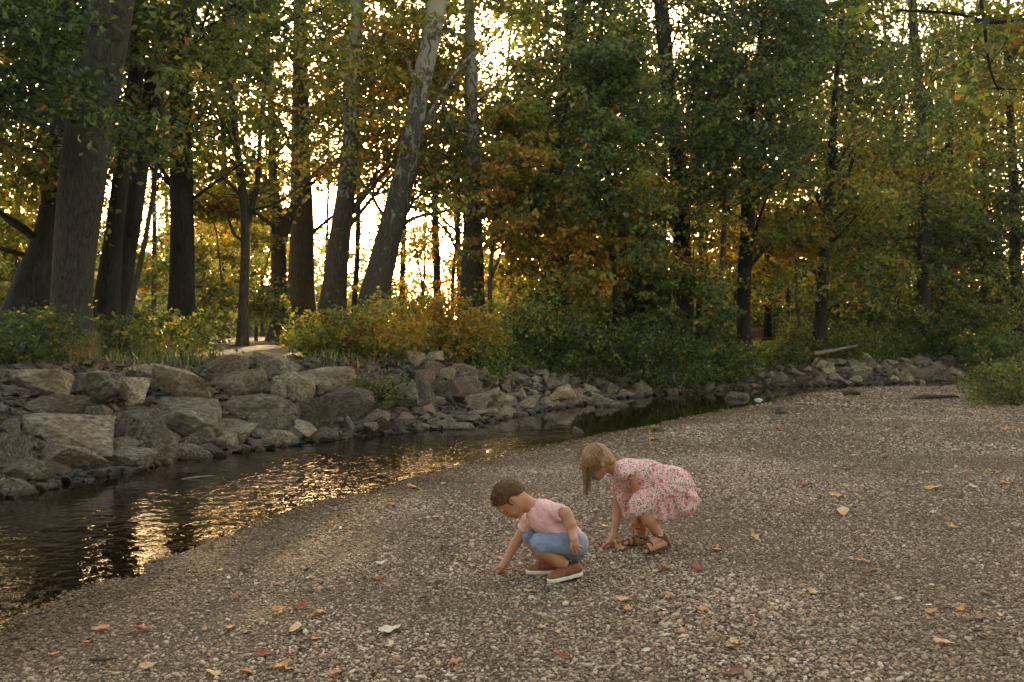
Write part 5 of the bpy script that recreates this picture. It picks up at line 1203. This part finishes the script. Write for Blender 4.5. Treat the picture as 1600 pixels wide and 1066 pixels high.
    S.cap(chest, belly, .088, .086, .03); S.cap(belly, pelv + (pelv - belly) * .0, .086, .088, .03); S.cap(nb + (chest - nb) * .35, chest, .060, .080, .02)
    S.cap(Bc(560, 350, 5.41), Bc(672, 372, 5.352), .052, .050, .03); S.cap(chest, shf, .066, .048, .03)
    S.plane(Bc(890, 668, 5.44), (-(590 - 668) * 0 + .25, 0, -1.0))
    S2 = Field(lo, hi, .003); S2.cap(shf, shf + (Bc(282, 640, 5.545) - shf) * .55, .046, .043, .02); sd1 = Bc(282, 640, 5.545) - shf
    S2.plane(shf + sd1 * .40, sd1)
    S.V = S._smin(S.V, S2.V, .015)
    G = S.full()
    S.V = np.maximum(S.V, np.where(G[..., 1] < 5.385, -(Bc(682, 0, 5.36)[0] - G[..., 0]), -1) * np.where(G[..., 2] > Bc(0, 470, 5.35)[2], 1, -1)) if False else S.V
    S.cap(nb + (hc - nb) * .12, nb + (hc - nb) * .8, .047, .050, .006, 'sub')
    S.cap(el * 0 + Bc(706, 378, 5.30), Bc(760, 420, 5.30), .036, .036, .006, 'sub')
    S.V = S.V + .0045 * (1 - np.abs(noise3(np.stack([G[..., 0] * 34 + G[..., 2] * 20, G[..., 1] * 10, G[..., 2] * 10], -1), 1, 18))) ** 4 + .0060 * noise3(np.stack([G[..., 0] * 22 + G[..., 2] * 26, G[..., 1] * 12, G[..., 2] * 9 - G[..., 0] * 12], -1), 1, 12, 2) + .0015 * noise3(G, 70, 13)
    t = NT('pink_cotton'); v = t.coord('Object'); n = t.noise(14, 4, .6, v); w = t.noise(420, 2, .5, v)
    t.link(t.ramp(n.outputs[0], [(.3, (.60, .31, .29)), (.7, (.72, .41, .38))]).outputs[0], t.b.inputs['Base Color']); t.b.inputs['Roughness'].default_value = .9; t.bump(w.outputs[0], .3, .002)
    shirt = child('t_shirt', S.mesh(2), t.m, body, root)
    # shorts
    D = Field(lo, hi, .003)
    def leg(hip, kn, r1, r2, hem):
        X_ = Field(lo, hi, .003); X_.cap(hip, kn, r1, r2, .01); X_.cap(kn, kn + np.array([.012, 0, -.018]), r2, r2 + .003, .01); X_.plane(hem, (-.12, 0, -1.0)); D.V = D._smin(D.V, X_.V, .012)
    leg(Bc(785, 660, 5.38), Bc(500, 638, 5.335), .078, .052, Bc(415, 698, 5.33)); leg(Bc(745, 650, 5.49), Bc(420, 570, 5.515), .072, .050, Bc(350, 622, 5.5))
    D.cap(pelv, Bc(700, 620, 5.44), .083, .078, .02); D.cap(pelv + [0, -.03, 0], pelv + [0, .03, 0], .082, .082, .01)
    G = D.full(); D.V = D.V + .0050 * noise3(np.stack([G[..., 0] * 14 + G[..., 2] * 40, G[..., 1] * 16, G[..., 2] * 30 - G[..., 0] * 8], -1), 1, 15, 2) + .0035 * (1 - np.abs(noise3(np.stack([G[..., 0] * 50 - G[..., 2] * 25, G[..., 1] * 14, G[..., 2] * 22 + G[..., 0] * 10], -1), 1, 16))) ** 4
    t = NT('blue_chambray'); v = t.coord('Object'); n = t.noise(16, 4, .6, v); w = t.noise(500, 2, .6, v)
    c0 = t.ramp(n.outputs[0], [(.3, (.125, .165, .235)), (.7, (.20, .25, .335))]); t.link(t.mix(.35, c0.outputs[0], w.outputs[0], 'OVERLAY'), t.b.inputs['Base Color']); t.b.inputs['Roughness'].default_value = .9; t.bump(w.outputs[0], .3, .002)
    child('shorts', D.mesh(2), t.m, body, root)
    M_SOCK = simple_mat('navy_sock', (.022, .028, .045), .95, 200, .3); ms = (simple_mat('tan_leather', (.19, .075, .034), .55, 25, .3, .3), simple_mat('white_rubber', (.66, .60, .50), .7, 30, .12), simple_mat('dark_tan_leather', (.17, .06, .028), .55, 25, .3, .3))
    for kn2, an, hl_ in ((Bc(528, 690, 5.34), Bc(752, 856, 5.37), Bc(800, 905, 5.375)), (Bc(432, 610, 5.515), Bc(604, 850, 5.505), Bc(640, 905, 5.50))):
        K = Field(np.minimum(an, hl_) - .07, np.maximum(an, hl_) + .07, .0028); a0 = an + (kn2 - an) * .14; K.cap(a0, an, .033, .031, .005); K.cap(an, hl_, .031, .033, .008); K.plane(a0, kn2 - an); child('sock', K.mesh(1), M_SOCK, body, root)
    g0 = float(H(.05, 5.35)) - .001
    h1 = Bc(858, 915, 5.385); t1 = Bc(562, 1010, 5.30); t1[2] = g0 + .002; h1[2] = max(h1[2], g0 + .012)
    shoe(None, body, root, h1, t1, ms)
    h2 = Bc(672, 935, 5.50); t2 = Bc(374, 935, 5.50); h2[2] = g0 + .008; t2[2] = g0 + .004
    shoe(None, body, root, h2, t2, ms)
    # eyes: lowered lids with lashes and brows
    M_LASH = simple_mat('lash', (.03, .018, .012), .7, 50, .1, 0); 
    for q in (-1, 1):
        a = Acc(); P3 = np.array([L(.0815 - .004 * abs(k) ** 2 * 1.0, q * (.029 + .0125 * k), -.0165 + .004 * k * k) for k in np.linspace(-1, 1, 7)]) - root; a.add(*tube(P3, [.0008, .0014, .0016, .0017, .0016, .0014, .0008], 5, 0)); a.build('eyelid_line', M_LASH, body)
        a = Acc(); P3 = np.array([L(.0865 - .006 * k * k, q * (.029 + .015 * k), .018 - .003 * k * k) for k in np.linspace(-1, 1, 7)]) - root; a.add(*tube(P3, [.0008, .0016, .002, .002, .002, .0016, .0008], 5, 0)); a.build('eyebrow', M_LASH, body)
boy()

# ---------------- girl
def Gc(x, y, Y): return W(890 + x * .1877, 680 + y * .1877, Y)
def girl():
    hc = Gc(222, 225, 6.08); M = frame((-.70, -.16, -.70), (-.70, -.05, .70)); f, s, u = M; Rm = np.array(M)
    L = lambda a, b, c: hc + f * a + s * b + u * c
    root = np.array([Gc(680, 930, 6.12)[0], 6.12, float(H(.8, 6.12))])
    lo = np.array([.36, 5.82, .0]); hi = np.array([1.20, 6.46, .84]); B = Field(lo, hi, .0032)
    nb, chest, mid, pelv = Gc(390, 285, 6.10), Gc(485, 320, 6.10), Gc(650, 350, 6.10), Gc(850, 440, 6.10)
    B.cap(nb, chest, .038, .060, .02); B.cap(chest, mid, .078, .078, .03); B.cap(mid, pelv, .078, .09, .03)
    shn, shf = Gc(490, 310, 6.0), Gc(415, 400, 6.19)
    B.cap(chest, shn, .055, .034, .03); B.cap(chest, shf, .055, .034, .03)
    fr = .0066
    # near arm, tucked behind the skirt, hand hanging between the knees
    el, wr = Gc(572, 478, 6.045), Gc(556, 690, 6.10); B.cap(shn, el, .033, .029, .012); B.cap(el, wr, .029, .0205, .012)
    pm = Gc(548, 735, 6.105)
    fg = [(Gc(520, 760, 6.10), Gc(514, 788, 6.10), Gc(522, 810, 6.10), fr), (Gc(536, 770, 6.10), Gc(532, 800, 6.10), Gc(538, 820, 6.10), fr), (Gc(554, 770, 6.105), Gc(556, 798, 6.105), Gc(560, 815, 6.105), fr), (Gc(570, 762, 6.11), Gc(580, 786, 6.11), Gc(584, 802, 6.11), fr * .9)]
    hand(B, wr, .0205, pm, .021, fg, (Gc(520, 735, 6.085), Gc(506, 756, 6.08), Gc(504, 776, 6.08), fr * 1.05))
    # far arm straight to the ground
    el, wr = Gc(402, 620, 6.205), Gc(366, 830, 6.20); B.cap(shf, el, .034, .031, .012); B.cap(el, wr, .030, .0215, .012)
    gz = float(H(.62, 6.2)) + .012
    def gt(x, y, Y): p = Gc(x, y, Y); return np.array([p[0], p[1], max(p[2], gz)])
    pm = Gc(340, 875, 6.195)
    fg = [(Gc(305, 900, 6.175), Gc(288, 915, 6.17), gt(270, 945, 6.17), fr), (Gc(320, 905, 6.185), Gc(305, 925, 6.185), gt(292, 950, 6.185), fr), (Gc(345, 905, 6.195), Gc(340, 925, 6.20), gt(330, 945, 6.20), fr), (Gc(362, 895, 6.205), Gc(366, 915, 6.21), gt(360, 938, 6.21), fr * .9)]
    hand(B, wr, .0215, pm, .021, fg, (Gc(368, 875, 6.18), Gc(384, 895, 6.17), gt(384, 922, 6.17), fr * 1.05))
    g0 = float(H(.8, 6.05)) + .004; g1 = float(H(.7, 6.28)) + .002
    feet = []
    for hip, kn, cf, an, heel, toe, gg in ((Gc(850, 470, 6.03), Gc(580, 580, 6.005), Gc(660, 700, 6.01), Gc(752, 838, 6.045), Gc(795, 895, 6.055), Gc(618, 975, 5.985), g0), (Gc(850, 480, 6.17), Gc(545, 610, 6.20), Gc(590, 730, 6.215), Gc(605, 848, 6.25), Gc(635, 900, 6.255), Gc(460, 910, 6.23), g1)):
        heel = heel.copy(); toe = toe.copy(); toe[2] = gg + .020; heel[2] = max(gg + .030, heel[2] if gg == g0 else 0)
        B.cap(hip, kn, .056, .042, .02); B.cap(kn, cf, .046, .042, .015); B.cap(cf, an, .042, .0255, .012); B.cap(an, heel, .026, .026, .012); B.cap(an + (toe - an) * .12, (an * .35 + toe * .65) + [0, 0, .0], .026, .022, .012); B.cap(heel, toe + (heel - toe) * .25, .024, .022, .014)
        ax = (toe - heel) / np.linalg.norm(toe - heel); sd_ = np.cross([0, 0, 1.], ax)
        B.cap(toe + (heel - toe) * .3 + sd_ * .010, toe + (heel - toe) * .18 + sd_ * .014, .016, .014, .01); B.cap(toe + (heel - toe) * .3 - sd_ * .010, toe + (heel - toe) * .2 - sd_ * .014, .016, .013, .01)
        for j in range(5):
            b_ = toe + (heel - toe) * (.15 + .03 * abs(j - 1)) + sd_ * (.020 - .010 * j) - [0, 0, .004]; B.cap(b_, b_ + ax * (.022 - .002 * j), .0062, .0056, .003)
        feet.append((heel, toe, ax, sd_, gg, an))
    head_prims(B, hc, M, nb)
    bodyV = B.V.copy()
    P, F_ = B.mesh(2); body = mk('person', P - root, F_, M_SKING); body.location = root
    tag(body, 'little girl with long light brown hair in a floral dress bending down to a leaf', 'person')
    # dress
    S = Field(lo, hi, .0032)
    S.cap(nb + (chest - nb) * .5, chest, .062, .084, .02); S.cap(chest, mid, .090, .100, .03); S.cap(mid, pelv, .100, .128, .04)
    S.cap(chest, Gc(485, 300, 6.03), .075, .070, .03); S.cap(chest, shf, .068, .050, .03)
    S.cap(pelv, Gc(620, 560, 6.035), .12, .076, .04); S.cap(Gc(855, 470, 6.045), Gc(615, 560, 6.025), .088, .072, .02); S.cap(Gc(620, 560, 6.035), Gc(585, 600, 6.02), .076, .072, .02)
    S.cap(pelv, Gc(930, 545, 6.10), .115, .098, .04); S.cap(Gc(930, 545, 6.10), Gc(740, 620, 6.08), .098, .105, .04); S.cap(pelv, Gc(560, 620, 6.20), .11, .068, .03); S.cap(Gc(560, 620, 6.20), Gc(520, 650, 6.2), .068, .062, .02); S.cap(chest, Gc(470, 520, 6.17), .07, .05, .03); S.cap(Gc(470, 520, 6.17), Gc(500, 640, 6.2), .05, .05, .03)
    # hollow front recess between chest and lap
    G = S.full(); cx_ = (800 + G[..., 0] * F_PX / G[..., 1] - 890) / .1877; cy_ = (HOR - (G[..., 2] - CAMZ) * F_PX / G[..., 1] - 680) / .1877
    hem = np.interp(cx_, [400, 465, 520, 640, 730, 860, 960, 1060, 1150], [700, 640, 668, 695, 712, 704, 682, 628, 560]) + 9 * np.sin(cx_ / 17.) + 5 * np.sin(cx_ / 7.3 + 2)
    hem = np.where(G[..., 1] > 6.12, np.interp(cx_, [400, 640, 1060], [705, 700, 600]), hem)
    S.V = np.maximum(S.V, (cy_ - hem) * .000736)
    a_ = np.arctan2(G[..., 2] - pelv[2] - .10, G[..., 0] - mid[0]); low = smooth((cy_ - 260) / 250) * smooth((cx_ - 560) / 160)
    fold = .0060 * np.sin(a_ * 26 + 3 * noise3(G, 9, 3)) * low + .004 * noise3(np.stack([G[..., 0] * 26 - G[..., 2] * 12, G[..., 1] * 24, G[..., 2] * 14], -1), 1, 22, 2)
    S.V = S.V + fold
    S.cap(nb + (hc - nb) * .15, nb + (hc - nb) * .9, .043, .05, .006, 'sub')
    # open the hem: hollow the inside so the legs leave a shell
    I = Field(lo, hi, .0032); I.cap(Gc(640, 680, 6.09), Gc(640, 780, 6.09), .05, .06, .02); I.cap(Gc(640, 690, 6.09), Gc(860, 715, 6.10), .05, .045, .02); S.V = -S._smin(-S.V, I.V, .008)
    t = NT('floral_cotton'); v = t.coord('Object')
    def vor(sc, off, feature='F1'):
        mp = t.add('ShaderNodeMapping'); mp.inputs['Location'].default_value = off; t.link(v, mp.inputs[0]); n_ = t.noise(30, 2, .5, mp.outputs[0]); vm = t.add('ShaderNodeMix', data_type='VECTOR')
        o = t.add('ShaderNodeTexVoronoi', feature=feature); o.inputs['Scale'].default_value = sc; t.link(mp.outputs[0], o.inputs['Vector']); return o
    base = (.60, .48, .40); v1 = vor(46, (0, 0, 0)); v2 = vor(78, (3, 1, 2)); v3 = vor(110, (7, 3, 1)); v4 = vor(95, (1, 8, 4))
    sp = t.add('ShaderNodeSeparateColor'); t.link(v1.outputs['Color'], sp.inputs[0]); sp3 = t.add('ShaderNodeSeparateColor'); t.link(v3.outputs['Color'], sp3.inputs[0])
    def disc(vn, r, e=.06): return t.ramp(vn.outputs['Distance'], [(r, (1, 1, 1)), (r + e, (0, 0, 0))]).outputs[0]
    col = t.mix(disc(v4, .36), base, (.05, .06, .045)); leafm = t.ramp(sp3.outputs[1], [(.55, (0, 0, 0)), (.6, (1, 1, 1))]).outputs[0]
    m3 = t.mix(1.0, disc(v3, .30), leafm, 'MULTIPLY'); col = t.mix(m3, col, (.60, .30, .06))
    col = t.mix(disc(v2, .24), col, (.34, .05, .06))
    pc = t.ramp(sp.outputs[0], [(.0, (.66, .27, .30)), (.5, (.70, .40, .40)), (.8, (.50, .12, .14))]).outputs[0]
    pm_ = t.ramp(sp.outputs[2], [(.2, (0, 0, 0)), (.22, (1, 1, 1))]).outputs[0]
    col = t.mix(t.mix(1.0, disc(v1, .50), pm_, 'MULTIPLY'), col, pc); col = t.mix(t.mix(1.0, disc(v1, .13), pm_, 'MULTIPLY'), col, (.10, .02, .03))
    t.link(col, t.b.inputs['Base Color']); t.b.inputs['Roughness'].default_value = .9
    dress = child('dress', S.mesh(2), t.m, body, root)
    # flutter sleeves
    for c0, c1, r0, r1, nm in ((Gc(450, 285, 6.01), Gc(492, 318, 5.985), .052, .058, 1), (Gc(418, 385, 6.19), Gc(402, 470, 6.20), .046, .047, 2)):
        K = Field(np.minimum(c0, c1) - .09, np.maximum(c0, c1) + .09, .0028); K.cap(c0, c1, r0, r1, .01); d_ = (Gc(575, 480, 5.995) - Gc(490, 310, 6.005)) if nm == 1 else np.array([-.02, 0, -1.])
        d_ = d_ / np.linalg.norm(d_); G = K.full(); ang = np.arctan2(G[..., 1] - c1[1], G[..., 0] - c1[0])
        K.V = np.maximum(K.V, (G - c1) @ d_ - .008 - .004 * np.sin(ang * 9)); K.V = K.V + .003 * np.sin(ang * 11) * smooth((G - c0) @ d_ / .04)
        K.cap(c1 - d_ * .012, c1 + d_ * .06, .036, .045, .004, 'sub'); child('sleeve', K.mesh(1), t.m, body, root)
    # sandals
    M_SAN = simple_mat('brown_leather', (.105, .042, .026), .5, 30, .3, .3); M_SOL = simple_mat('sandal_sole', (.075, .045, .032), .8, 30, .2); M_BUC = simple_mat('buckle_metal', (.62, .56, .47), .35, 20, .1, 0); M_BUC.node_tree.nodes['Principled BSDF'].inputs['Metallic'].default_value = .6
    M_STP = simple_mat('pale_strap', (.42, .26, .18), .5, 30, .2, .2)
    for heel, toe, ax, sd_, gg, an in feet:
        t_ = empty('sandal', (0, 0, 0)); t_.parent = body
        K = Field(np.minimum(heel, toe) - .08, np.maximum(heel, toe) + .09, .0028); dn = np.array([0, 0, -.018]); L_ = toe - heel; dn2 = np.cross(ax, sd_); dn2 = -dn2 / np.linalg.norm(dn2); dn2 = dn2 if dn2[2] < 0 else -dn2
        A_ = heel - ax * .006 + dn2 * .024; B_ = toe + ax * .002 + dn2 * .020; K.cap(A_, (A_ + B_) / 2, .030, .031, .004); K.cap((A_ + B_) / 2, B_, .031, .032, .004)
        K.plane(heel + dn2 * .031, dn2); K.plane(heel + dn2 * .019, -dn2); mk('sole', *[z_ - root if i_ == 0 else z_ for i_, z_ in enumerate(K.mesh(1))], M_SOL, t_)
        sl_, Gk = B.blk(np.minimum(heel, toe), np.maximum(heel, toe) + [0, 0, .03], .05)
        sub_ = bodyV[sl_]; lo_ = Gk[0, 0, 0]
        Ln = np.linalg.norm(L_)
        def strap(pos, wd, nrm, mat, nm='strap'):
            K = Field(lo_, lo_ + (np.array(sub_.shape) - 1) * B.h, B.h); K.V = (sub_ - .0045).astype(np.float32).copy(); G = K.full() if K.V.shape == tuple(K.n) else Gk; n_ = np.array(nrm) / np.linalg.norm(nrm); dd = (Gk - pos) @ n_; K.V = np.maximum(K.V, np.abs(dd) - wd)
            K.V = np.maximum(K.V, (Gk - (heel + dn2 * .022)) @ dn2); K.n = np.array(K.V.shape); r_ = K.mesh(1)
            if len(r_[0]): mk(nm, r_[0] - root, r_[1], mat, t_)
        strap(heel + L_ * .86, .006, ax, M_SAN); strap(heel + L_ * .70, .005, ax + sd_ * .5, M_SAN); strap(heel + L_ * .56, .006, ax - sd_ * .4, M_STP if gg == g0 else M_SAN)
        strap(an + np.array([0, 0, -.002]) , .0085, np.array([.35 * -ax[0], 0, 1.]), M_SAN)
        K = Field(an - .06, an + .06, .003); K.cap(an + [.016, 0, .0], heel + [.010, 0, 0], .024, .0265, .01); K.plane(an + np.array([.006, 0, 0]), -ax * -1.) ; r_ = K.mesh(1)
        if len(r_[0]): mk('heel_counter', r_[0] - root, r_[1], M_SAN, t_)
        # buckle frame
        bc = an + np.array([-.012, -.033, -.002]); a = Acc(); w_, h_ = .011, .012; pts = [(-w_, -h_), (w_, -h_), (w_, h_), (-w_, h_), (-w_, -h_)]
        q = np.array([bc + [x_, -.002, z_] for x_, z_ in pts]) - root
        for p_, r_ in zip(q[:-1], q[1:]): a.add(*tube(np.array([p_, (p_ + r_) / 2, r_]), [.0022] * 3, 6, 0))
        a.build('buckle', M_BUC, t_)
    # hair: cap + hanging strands
    t = NT('light_brown_hair'); v = t.coord('Object', (160, 160, 18)); n = t.noise(1.5, 4, .7, v)
    gi_ = t.add('ShaderNodeNewGeometry'); hv_ = t.add('ShaderNodeHueSaturation'); mv_ = t.add('ShaderNodeMath', operation='MULTIPLY_ADD'); mv_.inputs[1].default_value = 1.1; mv_.inputs[2].default_value = .5
    t.link(gi_.outputs['Random Per Island'], mv_.inputs[0]); t.link(mv_.outputs[0], hv_.inputs['Value']); t.link(t.ramp(n.outputs[0], [(.3, (.075, .038, .016)), (.5, (.20, .115, .052)), (.72, (.40, .255, .13))]).outputs[0], hv_.inputs['Color']); t.link(hv_.outputs[0], t.b.inputs['Base Color']); t.b.inputs['Roughness'].default_value = .55; t.b.inputs['Specular IOR Level'].default_value = .15; t.bump(n.outputs[0], .5, .003)
    K = Field(hc - .16, hc + .16, .003); K.ell(L(-.010, 0, .020), (.100, .084, .088), Rm, .01); K.ell(L(-.050, 0, -.03), (.055, .064, .065), Rm, .02)
    G = K.full(); lf, ls, lu = (G - hc) @ f, (G - hc) @ s, (G - hc) @ u
    reg = -(-.60 * lf + .80 * lu + .026); reg = np.where(np.abs(ls) > .045, np.minimum(reg, np.maximum(lf - .045, -lu - .055)), reg); K.V = np.maximum(K.V + .003 * noise3(np.stack([lf * 30, ls * 160, lu * 30], -1), 1, 4, 2), reg)
    hair = child('hair', K.mesh(1), t.m, body, root)
    a = Acc(); rh = np.random.default_rng(9); dwn = np.array([0, 0, -1.])
    wisp = [(a_, b_) for a_, b_ in zip((.089, .084, .076, .068, .058, .082), (.15, .19, .10, .14, .06, .12))]
    for k in range(620):
        q = rh.choice([-1, 1], p=[.3, .7]); f0 = rh.uniform(-.085, .06); wi = None
        if k % 4 == 0: wi = wisp[rh.integers(6)]; f0 = wi[0] + rh.normal(0, .003)
        f0 = min(f0, .091); th = rh.uniform(.05, 1.0)
        pts = []
        tot = rh.uniform(1.1, 1.7)
        for t_ in np.linspace(th * .3, tot, 9):   # over the side of the skull, s = +-sin, u = cos
            rad = math.sqrt(max(.05, 1 - ((f0 + .01) / .103) ** 2)); pts.append(L(f0 * (1 - .05 * t_), q * .088 * rad * math.sin(t_), .020 + .092 * rad * math.cos(t_)))
        e = pts[-1]; ln = (rh.uniform(.005, .10) if f0 < .03 else rh.uniform(.02, .13)) * (1 if f0 > -.06 else .7); sw = rh.normal(0, .008, 3)
        if wi: ln = wi[1] * rh.uniform(.8, 1.05); sw = rh.normal(0, .003, 3)
        if f0 < .02 and q < 0: ln *= .6
        for j in range(1, 6): pts.append(e + dwn * ln * j / 5 + sw * j / 5 + f * (-.010 if f0 < .03 else .0) * j / 5 + (hc - e) * [.12, .2, 0] * (j / 5))
        P3 = np.array(pts) - root; r = np.linspace(.0021, .0005, len(pts)); P3[1:-1] = (P3[:-2] + 2 * P3[1:-1] + P3[2:]) / 4; a.add(*tube(P3, r, 4, 0))
    for k in range(90):
        d = rh.normal(size=3); d /= np.linalg.norm(d); d[2] = abs(d[2]); q = np.array([d[0] * .104 - .010, d[1] * .088, d[2] * .092 + .02]); e = q * rh.uniform(1.02, 1.12) + rh.normal(0, .012, 3)
        e2 = e + rh.normal(0, .014, 3); a.add(*tube(resample([np.append(L(*q), .0008), np.append(L(*e), .0006), np.append(L(*e2), .0003)], 6)[:, :3] - root, np.linspace(.0008, .0003, 6), 3, 0))
    a.build('strands', t.m, hair)
    M_LASH = simple_mat('lash_light', (.06, .035, .022), .7, 50, .1, 0)
    for q in (-1, 1):
        a = Acc(); P3 = np.array([L(.0815 - .004 * k * k, q * (.029 + .0125 * k), -.0165 + .004 * k * k) for k in np.linspace(-1, 1, 7)]) - root; a.add(*tube(P3, [.0008, .0014, .0016, .0017, .0016, .0014, .0008], 5, 0)); a.build('eyelid_line', M_LASH, body)
girl()

# ------------------------------------------------------------------ haze: one closed box of even air
def haze():
    m = bpy.data.materials.new('haze_air'); m.use_nodes = True; n = m.node_tree.nodes; n.remove(n['Principled BSDF'])
    v = n.new('ShaderNodeVolumePrincipled'); v.inputs['Color'].default_value = (1, .93, .82, 1); v.inputs['Density'].default_value = .0002; v.inputs['Anisotropy'].default_value = .55
    m.node_tree.links.new(v.outputs[0], n['Material Output'].inputs['Volume'])
    x0, x1, y0, y1, z0, z1 = -1000, 1000, -160, 1700, -2, 24
    vs = np.array([[x, y, z] for x in (x0, x1) for y in (y0, y1) for z in (z0, z1)], float)
    o = mk('haze', vs, np.array([[0, 1, 3, 2], [4, 6, 7, 5], [0, 4, 5, 1], [2, 3, 7, 6], [0, 2, 6, 4], [1, 5, 7, 3]]), m, None, False); tag(o, 'thin golden evening haze hanging in the wood', 'haze', kind='stuff')
haze()
